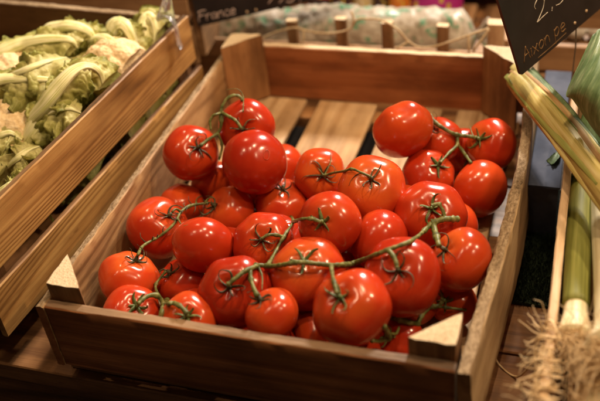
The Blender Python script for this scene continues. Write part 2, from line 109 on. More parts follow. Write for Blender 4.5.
M['goldedge']=wood('golden_edge',(.05,.022,.008),(.11,.055,.02),(.19,.1,.04),rings=90,rs=11,det=.8)
M['pale']=wood('pale_lath_wood',(.36,.22,.11),(.56,.37,.2),(.68,.48,.29),rings=20,stain=.75,gx=3)

def tomato_mat():
    m,nt,b=newmat('tomato_skin')
    oi=nt.nodes.new('ShaderNodeObjectInfo'); rd=oi.outputs['Random']
    tc=nt.nodes.new('ShaderNodeTexCoord')
    c1,c2,c3=coords(nt,[(1,1,1),(1,1,1),(1,1,1)])
    n1=noise(nt,c1,34,3,.5); n2=noise(nt,c2,120,3,.6)
    base=ramp(nt,[(.25,(.34,.018,.005)),(.5,(.45,.033,.008)),(.75,(.55,.065,.012))],math_(nt,'ADD',math_(nt,'MULTIPLY',n1,.6),math_(nt,'MULTIPLY',rd,.42)))
    sep=N(nt,'ShaderNodeSeparateXYZ'); nt.links.new(tc.outputs['Object'],sep.inputs[0])
    # shoulders ripen to orange round the stalk
    sh=math_(nt,'MULTIPLY_ADD',sep.outputs[2],55,-.95)
    sh=math_(nt,'ADD',sh,math_(nt,'MULTIPLY_ADD',n1,1.3,-.65))
    shc=N(nt,'ShaderNodeClamp'); nt.links.new(sh,shc.inputs[0])
    amt=math_(nt,'MULTIPLY',shc.outputs[0],math_(nt,'MULTIPLY_ADD',math_(nt,'POWER',rd,2.0),.75,.1))
    col=mix(nt,amt,base,(.62,.15,.022))
    sp=N(nt,'ShaderNodeTexVoronoi',inp={'Scale':420}); nt.links.new(c3,sp.inputs['Vector'])
    spk=ramp(nt,[(.0,(1,1,1)),(.17,(0,0,0))],sp.outputs['Distance'])
    col=mix(nt,math_(nt,'MULTIPLY',spk,math_(nt,'MULTIPLY',n2,.22)),col,(.75,.3,.06))
    nt.links.new(col,b.inputs['Base Color'])
    rg=math_(nt,'MULTIPLY_ADD',n2,.2,.10); nt.links.new(rg,b.inputs['Roughness'])
    b.inputs['Subsurface Weight'].default_value=.12; b.inputs['Subsurface Radius'].default_value=(1,.12,.04); b.inputs['Subsurface Scale'].default_value=.006
    b.inputs['IOR'].default_value=1.46; b.inputs['Specular IOR Level'].default_value=.5
    b.inputs['Coat Weight'].default_value=.0
    bump(nt,b,n2,.12,.0006); return m
M['tomato']=tomato_mat()
def plain(name,cols,scale,rough,stretch=(1,1,1),spec=.4,bd=.0004,sss=0,bs=.4):
    m,nt,b=newmat(name)
    c1,=coords(nt,[stretch]); f=noise(nt,c1,scale,4,.6)
    k=len(cols); col=ramp(nt,[(.3+.4*i/(max(1,k-1)),c) for i,c in enumerate(cols)],f)
    nt.links.new(col,b.inputs['Base Color']); b.inputs['Roughness'].default_value=rough; b.inputs['Specular IOR Level'].default_value=spec
    if sss: b.inputs['Subsurface Weight'].default_value=sss; b.inputs['Subsurface Radius'].default_value=(.6,.5,.2); b.inputs['Subsurface Scale'].default_value=.004
    bump(nt,b,f,bs,bd); return m
M['vine']=plain('green_vine',[(.045,.05,.012),(.12,.13,.03),(.26,.245,.085)],160,.5,bd=.0006)
M['sepal']=plain('dried_sepal',[(.018,.018,.007),(.055,.05,.018),(.17,.13,.06)],200,.6)
M['freshsepal']=plain('fresh_sepal',[(.04,.06,.012),(.09,.12,.028),(.19,.2,.06)],160,.55)
M['scar']=plain('blossom_scar',[(.42,.045,.014),(.5,.09,.03)],300,.4)
M['curd']=plain('cauliflower_curd',[(.62,.42,.2),(.78,.58,.33),(.84,.68,.44)],130,.7,bd=.0022,sss=.1,bs=1)
def ribmat():
    m,nt,b=newmat('pale_leaf_rib')
    tc=nt.nodes.new('ShaderNodeTexCoord'); mp=N(nt,'ShaderNodeMapping'); mp.inputs['Scale'].default_value=(2.2,26,1); nt.links.new(tc.outputs['UV'],mp.inputs[0])
    f=noise(nt,mp.outputs[0],1,4,.6); c1,=coords(nt,[(1,1,1)]); g=noise(nt,c1,30,4,.65)
    col=ramp(nt,[(.33,(.26,.30,.06)),(.43,(.58,.57,.19)),(.54,(.88,.82,.50))],math_(nt,'ADD',math_(nt,'MULTIPLY',f,.85),math_(nt,'MULTIPLY',g,.15)))
    sp=ramp(nt,[(.66,(1,1,1)),(.74,(.5,.36,.2))],g); col=mix(nt,.8,col,sp,'MULTIPLY')
    nt.links.new(col,b.inputs['Base Color']); b.inputs['Roughness'].default_value=.45; bump(nt,b,f,.6,.0012)
    b.inputs['Subsurface Weight'].default_value=.08; b.inputs['Subsurface Radius'].default_value=(.6,.5,.2); b.inputs['Subsurface Scale'].default_value=.004; return m
M['rib']=ribmat()
M['root']=plain('dry_leek_root',[(.48,.31,.14),(.74,.54,.30),(.84,.67,.44)],90,.75)
M['white_leek']=plain('pale_leek_shaft',[(.5,.42,.22),(.72,.64,.42),(.82,.75,.56)],130,.45,(1,1,.04),sss=.1)
M['olive_leek']=plain('olive_leek_shaft',[(.12,.13,.022),(.23,.235,.05),(.36,.34,.11)],120,.55,(1,1,.03),sss=.05)
M['tanleek']=plain('tan_dry_leek_leaf',[(.20,.15,.035),(.42,.33,.095),(.60,.50,.23)],170,.55,(1,1,.035))
M['drybrown']=plain('dry_outer_leaf',[(.2,.1,.03),(.36,.2,.075),(.5,.33,.15)],150,.65,(1,1,.04))
M['twine']=plain('natural_twine',[(.4,.28,.15),(.66,.52,.34)],300,.85)
M['steel']=plain('thin_wire',[(.07,.05,.035),(.12,.09,.06)],80,.35,spec=.6)
def leafmat(name,pale,green,deep,vs=60):
    m,nt,b=newmat(name)
    at=N(nt,'ShaderNodeAttribute',attribute_name='edge')      # 0 on the midrib, 1 on the leaf's rim
    c1,c2=coords(nt,[(1,1,1),(1,1,1)]); f=noise(nt,c1,vs,5,.65,.6)
    v=N(nt,'ShaderNodeTexVoronoi',feature='DISTANCE_TO_EDGE',inp={'Scale':vs*1.5}); nt.links.new(c2,v.inputs['Vector'])
    k=math_(nt,'ADD',math_(nt,'MULTIPLY',at.outputs['Fac'],.75),math_(nt,'MULTIPLY_ADD',f,.7,-.3))
    col=ramp(nt,[(0.05,pale),(.5,green),(1.0,deep)],k)
    vein=ramp(nt,[(.0,(1,1,1)),(.07,(0,0,0))],v.outputs['Distance'])
    col=mix(nt,math_(nt,'MULTIPLY',vein,.45),col,pale)
    nt.links.new(col,b.inputs['Base Color']); b.inputs['Roughness'].default_value=.5
    b.inputs['Subsurface Weight'].default_value=.08; b.inputs['Subsurface Radius'].default_value=(.5,.6,.15); b.inputs['Subsurface Scale'].default_value=.003
    bump(nt,b,math_(nt,'ADD',f,math_(nt,'MULTIPLY',v.outputs['Distance'],.8)),.6,.0016); return m
M['leaf']=leafmat('cauliflower_leaf',(.84,.77,.38),(.58,.55,.15),(.17,.21,.03))
def leekleaf():
    m,nt,b=newmat('leek_leaf')
    tc=nt.nodes.new('ShaderNodeTexCoord'); mp=N(nt,'ShaderNodeMapping'); mp.inputs['Scale'].default_value=(2.0,70,1); nt.links.new(tc.outputs['UV'],mp.inputs[0])
    f=noise(nt,mp.outputs[0],1,3,.5); mp2,=coords(nt,[(1,1,1)]); g=noise(nt,mp2,38,4,.6)
    col=ramp(nt,[(.32,(.09,.17,.06)),(.5,(.23,.34,.15)),(.68,(.56,.62,.38))],math_(nt,'ADD',math_(nt,'MULTIPLY',f,.5),math_(nt,'MULTIPLY',g,.5)))
    nt.links.new(col,b.inputs['Base Color']); b.inputs['Roughness'].default_value=.45; bump(nt,b,f,.5,.001); return m
M['leekleaf']=leekleaf()
def boardmat():
    m,nt,b=newmat('chalkboard'); c1,=coords(nt,[(1,1,1)]); f=noise(nt,c1,24,5,.6)
    col=ramp(nt,[(.3,(.008,.007,.008)),(.7,(.022,.018,.02))],f); nt.links.new(col,b.inputs['Base Color']); b.inputs['Roughness'].default_value=.55; return m
M['board']=boardmat()
M['chalk']=plain('pink_grey_chalk',[(.5,.37,.34),(.7,.56,.52)],500,.9)
M['whitechalk']=plain('white_chalk',[(.5,.42,.34),(.72,.64,.55)],500,.9)
M['tanchalk']=plain('tan_chalk',[(.2,.105,.04),(.3,.165,.07)],500,.9)
M['dot']=plain('tan_hole_ring',[(.6,.42,.26),(.7,.5,.32)],200,.6)
def clear():
    m,nt,b=newmat('clear_plastic'); b.inputs['Base Color'].default_value=(.95,.93,.97,1); b.inputs['Transmission Weight'].default_value=.9; b.inputs['Roughness'].default_value=.08; b.inputs['IOR'].default_value=1.49
    c1,=coords(nt,[(1,1,1)]); f=noise(nt,c1,60,2,.5); bump(nt,b,f,.5,.002); return m
M['clear']=clear()
def bagmat():
    m,nt,b=newmat('printed_net_bag'); c1,c2,c3=coords(nt,[(1,1,1),(1,1,1),(1,1,1)],False)
    w=noise(nt,c1,70,3,.6)
    p=noise(nt,c2,48,4,.7,.4)
    mk=ramp(nt,[(.535,(0,0,0)),(.6,(1,1,1))],p)
    base=ramp(nt,[(.3,(.25,.20,.15)),(.7,(.46,.40,.33))],w)
    col=mix(nt,math_(nt,'MULTIPLY',mk,.85),base,(.05,.22,.12))
    nt.links.new(col,b.inputs['Base Color']); b.inputs['Roughness'].default_value=.4; bump(nt,b,w,.35,.003); return m
M['bag']=bagmat()
M['steelbox']=plain('blue_grey_sheet',[(.03,.037,.062),(.055,.066,.105),(.09,.10,.145)],18,.75,spec=.15)
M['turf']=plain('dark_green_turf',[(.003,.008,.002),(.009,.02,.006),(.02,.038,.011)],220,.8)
for nm,c in (('magenta',(.42,.02,.22)),('orange',(.6,.18,.02)),('cream',(.65,.5,.3)),('red',(.4,.03,.02)),('darkp',(.05,.02,.02)),('yellow',(.6,.42,.05)),('white',(.7,.66,.6))):
    M['p_'+nm]=plain('printed_'+nm,[tuple(x*.75 for x in c),c],30,.4)

M['shade_sheet']=plain('gap_shade_black',[(.006,.006,.008),(.014,.014,.018),(.03,.03,.036)],14,.6,spec=.25)  # near-black for the added sheet that darkens the slat gaps
# ---------------------------------------------------------------- builders
def tagset(o,label=None,cat=None,group=None,kind=None):
    if label: o['label']=label
    if cat: o['category']=cat
    if group: o['group']=group
    if kind: o['kind']=kind
    return o
def thing(name,label,cat,loc,group=None):
    o=bpy.data.objects.new(name,None); C.objects.link(o); o.location=loc; o.empty_display_size=.02
    return tagset(o,label,cat,group)
def rootloc(p):
    v=Vector((0,0,0))
    while p is not None: v+=p.location; p=p.parent
    return v
def meshobj(name,bm,mats,parent=None,smooth=True,mw=None):
    """mw: matrix placing the mesh in the world; parents are never rotated"""
    me=bpy.data.meshes.new(name); bm.normal_update(); bm.to_mesh(me); bm.free()
    for m in (mats if isinstance(mats,(list,tuple)) else [mats]): me.materials.append(m)
    if smooth: me.polygons.foreach_set('use_smooth',[True]*len(me.polygons))
    o=bpy.data.objects.new(name,me); C.objects.link(o)
    mw=mw or Matrix.Identity(4)
    if parent is not None:
        o.parent=parent
        pw=parent.get('_w'); 
        P=PW[parent.name]; o.matrix_basis=P.inverted()@mw
    else: o.matrix_basis=mw
    PW[o.name]=mw.copy()
    return o
PW={}
def T_(name,label,cat,loc,group=None,rot=None):
    o=thing(name,label,cat,loc,group)
    m=Matrix.Translation(loc)
    if rot is not None: m=m@rot.to_4x4(); o.matrix_basis=m
    PW[o.name]=m; return o
def sstep(x): x=max(0,min(1,x)); return x*x*(3-2*x)
def hashn(*a):
    return math.sin(sum(v*k for v,k in zip(a,(12.9898,78.233,37.719,11.13))))*43758.5453%1
def vnoise(x,seed):
    i=math.floor(x); f=x-i; f=f*f*(3-2*f)
    return (hashn(i,seed)*(1-f)+hashn(i+1,seed)*f)*2-1
def plank(name,a,b,up,w,t,parent,mat,bow=None,seg=40,rough=.0006,top=None,ends=None,bev=.0014,seed=None,topn=6,endcut=0,tagk=None):
    """board from a to b; local X along it, Z along 'up' (width w), Y through it (thickness t)"""
    a=Vector(a); b=Vector(b); L=(b-a).length; X=(b-a).normalized(); Z=Vector(up); Z=(Z-X*Z.dot(X)).normalized(); Y=Z.cross(X)
    mw=Matrix((( X.x,Y.x,Z.x,(a.x+b.x)/2),(X.y,Y.y,Z.y,(a.y+b.y)/2),(X.z,Y.z,Z.z,(a.z+b.z)/2),(0,0,0,1)))
    seed=seed if seed is not None else rnd.random()*90
    # outline of the cross-section (y,z), bevelled, starts along the bottom
    hy,hz=t/2,w/2
    ring=[]
    def side(p,q,n,tp):
        for i in range(n): ring.append((p[0]+(q[0]-p[0])*i/n,p[1]+(q[1]-p[1])*i/n,tp))
    e=min(bev,hy*.5,hz*.5)
    nz=max(3,int(w/.012))
    side((-hy+e,-hz),(hy-e,-hz),2,0); side((hy-e,-hz),(hy,-hz+e),1,0); side((hy,-hz+e),(hy,hz-e),nz,0); side((hy,hz-e),(hy-e,hz),1,1)
    side((hy-e,hz),(-hy+e,hz),topn,1); side((-hy+e,hz),(-hy,hz-e),1,1); side((-hy,hz-e),(-hy,-hz+e),nz,0); side((-hy,-hz+e),(-hy+e,-hz),1,0)
    bm=bmesh.new(); rows=[]
    for s in range(seg+1):
        u=s/seg; x=(u-.5)*L; row=[]
        oy,oz=bow(u) if bow else (0,0)
        for (y,z,tp) in ring:
            k=rough*(2.6 if tp else 1)
            dy=k*(.5*vnoise(x*22+z*60,seed)+.35*vnoise(x*240,seed+3+z*40))*.6; dz=k*(.28*vnoise(x*17+y*60,seed+9)+(.55*vnoise(x*520+y*900,seed+5) if tp else 0))*.7
            row.append(bm.verts.new((x,y+oy+dy,z+oz+dz)))
        rows.append(row)
    n=len(ring)
    for s in range(seg):
        for i in range(n):
            j=(i+1)%n
            f=bm.faces.new((rows[s][i],rows[s][j],rows[s+1][j],rows[s+1][i]))
            if top is not None and ring[i][2] and ring[j][2] : f.material_index=1
    for row,flip in ((rows[0],True),(rows[-1],False)):
        f=bm.faces.new(row[::-1] if flip else row); f.material_index=2 if ends is not None else 0
    bmesh.ops.recalc_face_normals(bm,faces=bm.faces)
    mats=[mat,top or mat,ends or mat]
    o=meshobj(name,bm,mats,parent,True,mw)
    o.data.set_sharp_from_angle(angle=math.radians(38))
    return o
def catmull(P,n=6):
    P=[Vector(p) for p in P]; Q=[2*P[0]-P[1]]+P+[2*P[-1]-P[-2]]; out=[]
    for i in range(1,len(Q)-2):
        a,b,c,d=Q[i-1:i+3]
        for j in range(n):
            t=j/n; out.append(.5*((2*b)+(c-a)*t+(2*a-5*b+4*c-d)*t*t+(-a+3*b-3*c+d)*t**3))
    out.append(P[-1]); return out
def tube(bm,P,rad,ns=8,seed=0,amp=0,flat=1.0,mi=0,sub=0):
    P=catmull(P,sub) if sub else [Vector(p) for p in P]
    n=len(P); rows=[]; nrm=None
    for i,p in enumerate(P):
        t=(P[min(i+1,n-1)]-P[max(i-1,0)])
        if t.length<1e-9: t=Vector((0,0,1))
        t.normalize()
        if nrm is None: nrm=t.orthogonal().normalized()
        nrm=(nrm-t*nrm.dot(t)); nrm=nrm.normalized() if nrm.length>1e-6 else t.orthogonal().normalized()
        bn=t.cross(nrm)
        u=i/(n-1); r=rad(u) if callable(rad) else rad
        r*=1+amp*vnoise(i*.9+seed*7.3,seed)
        rows.append([bm.verts.new(p+nrm*(math.cos(2*PI*k/ns)*r)+bn*(math.sin(2*PI*k/ns)*r*flat)) for k in range(ns)])
    for i in range(n-1):
        for k in range(ns):
            f=bm.faces.new((rows[i][k],rows[i][(k+1)%ns],rows[i+1][(k+1)%ns],rows[i+1][k])); f.material_index=mi
    bm.faces.new(rows[0][::-1]).material_index=mi; bm.faces.new(rows[-1]).material_index=mi
    return rows

# ---------------------------------------------------------------- counter
cz=-.03
ct=T_('wooden_counter','dark brown plank counter carrying all the crates','counter',(0.3,0,cz-.03))
y0=-.006
for i,(ya,yb) in enumerate(((y0,.118),(.121,.262),(.265,.40),(.403,.545),(.548,.70),(.703,.86),(.863,1.05),(1.053,1.3))):
    plank('plank',(-1.1,(ya+yb)/2,cz-.0125),(1.5,(ya+yb)/2,cz-.0125),(0,1,0),yb-ya,.025,ct,M['counter'],seg=60,rough=.0005,seed=i*3.1)
plank('apron_board',(-1.1,y0+.018,cz-.0905),(1.5,y0+.018,cz-.0905),(0,0,1),.13,.022,ct,M['counter'],seg=40)

# ---------------------------------------------------------------- tomato crate
W,L,H,HP=.4,.531,.082,.1005
cr=T_('tomato_crate','low stained wooden crate holding the tomatoes, with triangular corner posts and a bowed right side','crate',(W/2,L/2,cz))
LW=.0125
plank('front_board',(.0005,-.006,H/2-.002),(W+.004,-.006,H/2-.002),(0,0,1),H+.003,.0115,cr,M['front'],top=M['rim'],ends=M['edge'],seed=4,rough=.0007)
plank('back_board',(0.0005,L+.006,H/2-.001),(W+.0165,L+.006,H/2-.001),(0,0,1),H+.001,.0115,cr,M['front'],top=M['end'],ends=M['edge'],seed=8,rough=.0006)
plank('side_board',(-.0045,-.013,H/2-.002),(-.0045,L+.012,H/2-.002),(0,0,1),H+.003,.0088,cr,M['inner'],top=M['edge'],ends=M['front'],seed=13,rough=.0009,seg=60)
# right board bows outward along its middle
plank('side_board',(W+.0142,-.013,H/2-.002),(W+.0245,L+.012,H/2-.002),(-.075,0,1),H+.003,LW-.0002,cr,M['weathered'],bow=lambda u:(-.0125*math.sin(PI*u)**1.25,0),top=M['edge'],ends=M['crate'],seed=21,rough=.0013,seg=70,topn=7)
def post(corner,p,q,label=None):
    cx,cy=corner
    bm=bmesh.new()
    tri=[Vector((cx,cy,0)),Vector((cx+p,cy,0)),Vector((cx,cy+q,0))]
    mid=sum(tri,Vector())/3
    zs=[0.0005,.02,.04,.06,.08,HP-.0015,HP]
    rows=[]
    for zi,z in enumerate(zs):
        row=[]
        for k in range(3):
            a,b=tri[k],tri[(k+1)%3]
            for s in range(5):
                v=a.lerp(b,s/5); 
                if s==0: v=v.lerp(mid,.05)
                d=(mid-v)*(.02 if z==HP else 0)
                row.append(bm.verts.new((v.x+d.x+.0004*vnoise(z*130+s*3+k,cx*9),v.y+d.y+.0004*vnoise(z*90+s*5+k,cy*7),z+(.0012*vnoise(s*1.7+k*5,cx+cy*3) if zi>=5 else 0))))
        rows.append(row)
    n=15
    for i in range(len(zs)-1):
        for k in range(n): bm.faces.new((rows[i][k],rows[i][(k+1)%n],rows[i+1][(k+1)%n],rows[i+1][k]))
    c=bm.verts.new((mid.x,mid.y,HP+.0006))
    for k in range(n): bm.faces.new((rows[-1][k],rows[-1][(k+1)%n],c)).material_index=1
    bm.faces.new(rows[0][::-1])
    bmesh.ops.recalc_face_normals(bm,faces=bm.faces)
    # grain runs up the post: local X is world Z
    R=Matrix(((0,0,1,0),(0,1,0,0),(-1,0,0,0),(0,0,0,1))); mw=Matrix.Translation((cx,cy,0))@Matrix(((0,1,0,0),(0,0,1,0),(1,0,0,0),(0,0,0,1)))
    bm.transform(mw.inverted())
    o=meshobj('corner_post',bm,[M['crate'],M['end']],cr,True,mw); o.data.set_sharp_from_angle(angle=math.radians(35)); return o
post((.0006,.0006),.039,.046); post((W+.003,.0006),-.0435,.041); post((.0006,L-.0006),.048,-.048); post((W+.007,L-.0006),-.052,-.050)
for i,(xa,xb) in enumerate(((.004,.1),(.1205,.206),(.2265,.301),(.3215,.398))):
    plank('floor_slat',((xa+xb)/2,.003,-.0065),((xa+xb)/2+.003,L-.001,-.0065),(1,0,0),xb-xa,.008,cr,M['slat'],seed=30+i*7)
for y in (.02,L/2,L-.02):
    plank('bottom_batten',(-.01,y,-.0202),(W+.01,y,-.0202),(0,1,0),.03,.0185,cr,M['crate'],seg=16)

ln_=T_('gap_shade_sheet','dark sheet added under the tomato crate to blacken the slat gaps','shade_sheet',(.2,.3,cz))  # added sheet, hides the lit counter so the slat gaps read black
plank('sheet',(.2,.06,cz+.0012),(.2,.525,cz+.0012),(1,0,0),.385,.0016,ln_,M['shade_sheet'],rough=.0001,bev=.0004,seg=20)
# ---------------------------------------------------------------- tomatoes
def tomato_profile(R,seed):
    r=random.Random(seed)
    n=r.choice((4,5,5,6,7)); A=r.uniform(.010,.034); ph=r.uniform(0,6.28); A2=r.uniform(.0,.035); ph2=r.uniform(0,6.28); h=r.uniform(.84,.93); dent=r.uniform(.11,.18); dw=r.uniform(.34,.46)
    def f(u,p):
        top=(.5+.5*math.cos(u))
        a=1.03*(1+A*(top**1.2*1.8+.15)*math.cos(n*p+ph+.5*math.sin(p))*math.sin(u)**.7+A2*math.cos(2*p+ph2)+A*.5*top*math.cos(3*p+ph2*2))
        rho=R*math.sin(u)*a*(1+.05*math.sin(u)**2*(top-.4))
        z=R*h*math.cos(u)-R*dent*math.exp(-(u/dw)**2)*(1+.10*math.cos(n*p+ph))+R*.04*math.exp(-((PI-u)/.3)**2)
        return Vector((rho*math.cos(p),rho*math.sin(p),z))
    return f
def make_tomato(idx,c,R,ax,cal,label,group,hairy=1.0):
    ax=Vector(ax).normalized()
    rot=Vector((0,0,1)).rotation_difference(ax).to_matrix()
    spin=Matrix.Rotation(hashn(idx,3.3)*6.28,3,'Z')
    rot=rot@spin
    t=T_('tomato',label,'tomato',c,group,rot)
    f=tomato_profile(R,idx*17+5)
    bm=bmesh.new(); nu,npz=30,48
    top=bm.verts.new(f(0,0)); bot=bm.verts.new(f(PI,0)); rows=[]
    for i in range(1,nu): rows.append([bm.verts.new(f(PI*i/nu,2*PI*k/npz)) for k in range(npz)])
    for k in range(npz):
        j=(k+1)%npz
        bm.faces.new((top,rows[0][k],rows[0][j])); bm.faces.new((bot,rows[-1][j],rows[-1][k]))
        for i in range(nu-2): bm.faces.new((rows[i][k],rows[i+1][k],rows[i+1][j],rows[i][j]))
    bmesh.ops.recalc_face_normals(bm,faces=bm.faces)
    meshobj('fruit',bm,M['tomato'],t,True,PW[t.name])
    r=random.Random(idx*31+2)
    if cal:
        bm=bmesh.new(); z0=f(0,0).z
        tube(bm,[(0,0,z0-.002),(.0002,0,z0+.003),(.0005,.0003,z0+.0065)],lambda u:.0030-.0012*u,9,idx,.1)
        fresh=idx in (24,20,25,30,31,32,33,12,10,14); co=meshobj('calyx',bm,M['freshsepal'] if fresh else M['sepal'],t,True,PW[t.name])
        k=r.choice((5,5,6)); p0=r.uniform(0,6.28); sm=co.data.materials[0]
        for i in range(k):
            p=p0+2*PI*i/k+r.uniform(-.25,.25); Ls=r.uniform(.45,.95)*min(R,.034)*hairy; curl=r.uniform(.0,1.15); sw=r.uniform(-1.1,1.1); wq=r.uniform(-1,1)
            if fresh: Ls*=.78; curl=r.uniform(.25,.9); sw*=.4; wq*=.4
            pts=[]
            for s in range(9):
                q=s/8; u=.06+q*Ls/R; base=f(u,p+sw*q*q)
                lift=.0014+Ls*(curl*q**2.2)*.8
                d=Vector((math.cos(p+sw*q*q),math.sin(p+sw*q*q),0))
                sdv=Vector((-d.y,d.x,0)); pts.append(base+Vector((0,0,lift+Ls*.05*math.sin(q*7+wq*3)*q))-d*(Ls*.6*curl*q**3)+sdv*(Ls*.16*wq*math.sin(q*5)*q))
            bm=bmesh.new(); wv=r.uniform(.0021,.0028) if fresh else r.uniform(.0011,.0018)
            tube(bm,pts,lambda u:max(.00022,wv*(1-.1*math.cos(u*5))*(1-u)**.75),6,idx+i,.12,.45)
            meshobj('sepal',bm,sm,co,True,PW[t.name])
    if idx==3:
        bm=bmesh.new(); 
        ring=[]; n=14
        for k in range(n):
            p=2*PI*k/n; rr=.0034*(1+.25*math.cos(2*p)); ring.append(f(PI-.12*(1+.3*math.cos(2*p)),p)-Vector((0,0,.0002)))
        ring.append(ring[0]); tube(bm,ring,.00036,6,3,.5)
        meshobj('blossom_scar',bm,M['scar'],t,True,PW[t.name])
    return t
G='ripe red tomatoes heaped in the wooden crate'
LAB={
1:'red tomato touching the left crate side at the back, bent stem in its dented crown',
2:'lobed red tomato at the back left, directly beneath the arching green stem',
3:'smooth red tomato with a small pale blossom scar, riding on top at the back left',
4:'half-hidden red tomato squeezed below the scarred tomato, towards the left crate side',
5:'sliver of red tomato low behind the right edge of the scarred tomato',
6:'red tomato with a thin dark stalk standing upright, in front of the bare slats',
7:'wide red tomato joined by a thin twig to the tomato with the upright stalk',
8:'smooth plump red tomato perched highest at the back right, against the bare slats',
9:'red tomato just behind the cut end of the short forked stem at back right',
10:'red tomato in the back right corner of the crate, short forked stem in its crown',
11:'mostly hidden red tomato directly under the fork of the short back right stem',
12:'red tomato in front of the short forked stem, lower twig ending in its dried calyx',
13:'large plain red tomato without calyx, pressed against the bowed right crate side',
14:'broad red tomato with a hooked green stalk, behind the thick knuckle of the long stem',
15:'red tomato against the right crate side, stubby stem pushed into its left shoulder',
16:'red tomato against the left crate side, partly covered by the whiskery stem',
17:'plain smooth red tomato without calyx, in front of the whiskery stem on the left',
18:'red tomato just right of the knot of whiskers ending the left stem',
19:'red tomato mid-heap behind the tip of the long stem\'s upright side branch',
20:'red tomato whose dark calyx ends the right twig of the upright side branch',
21:'red tomato with curly dried calyx, left of the long stem\'s upright side branch',
22:'smooth red tomato without calyx, just behind the rightward bend of the long stem',
23:'big two-lobed red tomato hanging below the right half of the long stem',
24:'big red tomato crossed by the middle of the long stem, star-shaped calyx on its shoulder',
25:'largest red tomato at the front, overhanging the front board under the long stem',
26:'red tomato below the left cut end of the long stem, with twisted dark sepals',
27:'red tomato under the hanging twig of the long stem, close behind the front board',
28:'red tomato nearest the front left corner, lower tip of the whiskery stem in its crown',
29:'small red tomato behind the stout forked stem at the front left',
30:'low red tomato behind the front board, holding the left arm of the stout fork',
31:'low red tomato behind the front board, holding the right arm of the stout fork',
32:'small red tomato low against the right crate side, behind the pale front post',
33:'deep-lying red tomato between the largest tomato and the front right post',
34:'deep-lying red tomato sliver just left of the largest front tomato, above the front board',
35:'shadowed red tomato in the dark gap beneath the middle of the long stem',
36:'sliver of red tomato between the two big tomatoes under the long stem',
}
T.append([90,.036,.231,.027,.026,.3,.1,.9,0]); LAB[90]='added red filler tomato low beside the left crate side, below the bent-stem tomato'  # filler tomato added to darken the lit floor gap
for t in T:
    k=t[0]
    if k>=100 and t[2]>.3: continue
    lab=LAB.get(k,'red tomato buried at the bottom of the heap, covered by other tomatoes')
    grp=G if k<100 else 'tomatoes buried at the bottom of the heap'
    make_tomato(k,t[1:4],t[4],t[5:8],t[8],lab,grp)
VL={'A':'arching green vine stem with several twigs, over the back left tomatoes','B':'thin whiskery green vine stem along the left tomatoes','C':'short stout forked green stem stub at the front left',
'D':'long green vine stem crossing the front of the heap with many side twigs','E':'short forked green vine stem over the back right tomatoes','F':'thin dark twig linking the two tomatoes in front of the bare slats',
'G':'thick curled green stem behind the front right corner post','H':'small green stem stub deep at the front right, beneath the largest tomato'}
for k,brs in VN.items():
    o0=brs[0][1][0]
    v=T_('tomato_vine',VL[k],'vine stem',o0,'green vine stems lying over the tomatoes')
    for i,(r,pts) in enumerate(brs):
        bm=bmesh.new(); m=len(pts)
        sd=hash((ord(k),i))%97
        knuckles=[random.Random(sd+5).uniform(.3,.8)]
        end=1.25 if r>.0022 else 1.1
        r*=.88
        def rad(u,r=r,i=i): 
            q=r*(1.0-.12*u)+r*.35*math.exp(-((u-knuckles[0])/.05)**2)+r*.3*math.exp(-(u/.06)**2)*(1 if i else .2)
            if u>.93: q*=end
            if r<.0014: q*=max(.25,1-.7*u)
            return q
        tube(bm,pts,rad,10,sd,.2,.88,sub=3)
        meshobj('main_stem' if i==0 else 'twig',bm,M['vine'],v)
    if k=='B':   # whiskers of dry sepals along this stem
        r=random.Random(5)
        allp=[Vector(p) for p in brs[0][1][4:]]
        for j in range(16):
            p=r.choice(allp); d=Vector((r.uniform(-1,1),r.uniform(-1,.6),r.uniform(.1,1))).normalized()
            s=d.cross(Vector((r.uniform(-1,1),r.uniform(-1,1),1))).normalized(); Lw=r.uniform(.008,.016)
            bm=bmesh.new(); tube(bm,[p,p+d*Lw*.35,p+d*Lw*.7+s*Lw*.2,p+d*Lw*.8+s*Lw*.5],lambda u:.0009*(1-.75*u),5)
            meshobj('whisker',bm,M['sepal'],v)
for o in []: pass

# ---------------------------------------------------------------- cauliflower crate (left)
ax_=Vector((.082,1,0)).normalized(); px_=Vector((ax_.y,-ax_.x,0))   # along its right side / to the right
O=Vector((-.0655,-.010,0)); OFF=.0018
def lc(a,b,z): q=O+ax_*b+px_*a; return (q.x,q.y,z)
lcr=T_('cauliflower_crate','deep golden pine crate of cauliflowers on the left, wide gap between its side planks','crate',lc(-.2,.23,cz))
LL=.462
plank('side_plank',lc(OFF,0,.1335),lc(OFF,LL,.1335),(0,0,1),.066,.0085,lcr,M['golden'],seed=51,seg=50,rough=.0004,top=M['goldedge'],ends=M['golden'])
plank('side_plank',lc(OFF,-.001,.0545),lc(OFF,LL+.012,.0545),(0,0,1),.060,.0075,lcr,M['golden'],seed=57,seg=50,rough=.0004,top=M['dim'],ends=M['golden'])  # dark top: shade of the plank gap put into the colour
for zc,w in ((.1335,.066),(.0565,.06)): plank('side_plank',lc(-.42,0,zc),lc(-.42,LL,zc),(0,0,1),w,.012,lcr,M['golden'])
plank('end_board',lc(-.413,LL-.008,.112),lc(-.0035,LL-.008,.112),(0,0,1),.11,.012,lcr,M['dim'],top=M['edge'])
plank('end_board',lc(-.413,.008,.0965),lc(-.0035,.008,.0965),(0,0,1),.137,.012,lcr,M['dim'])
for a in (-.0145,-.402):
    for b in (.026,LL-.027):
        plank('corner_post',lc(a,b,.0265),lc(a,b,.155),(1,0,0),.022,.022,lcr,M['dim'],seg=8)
for b in (.075,LL-.06): plank('bottom_batten',lc(-.40,b,-.0075),lc(-.045,b,-.0075),(0,0,1),.0435,.03,lcr,M['dim'],seg=12)
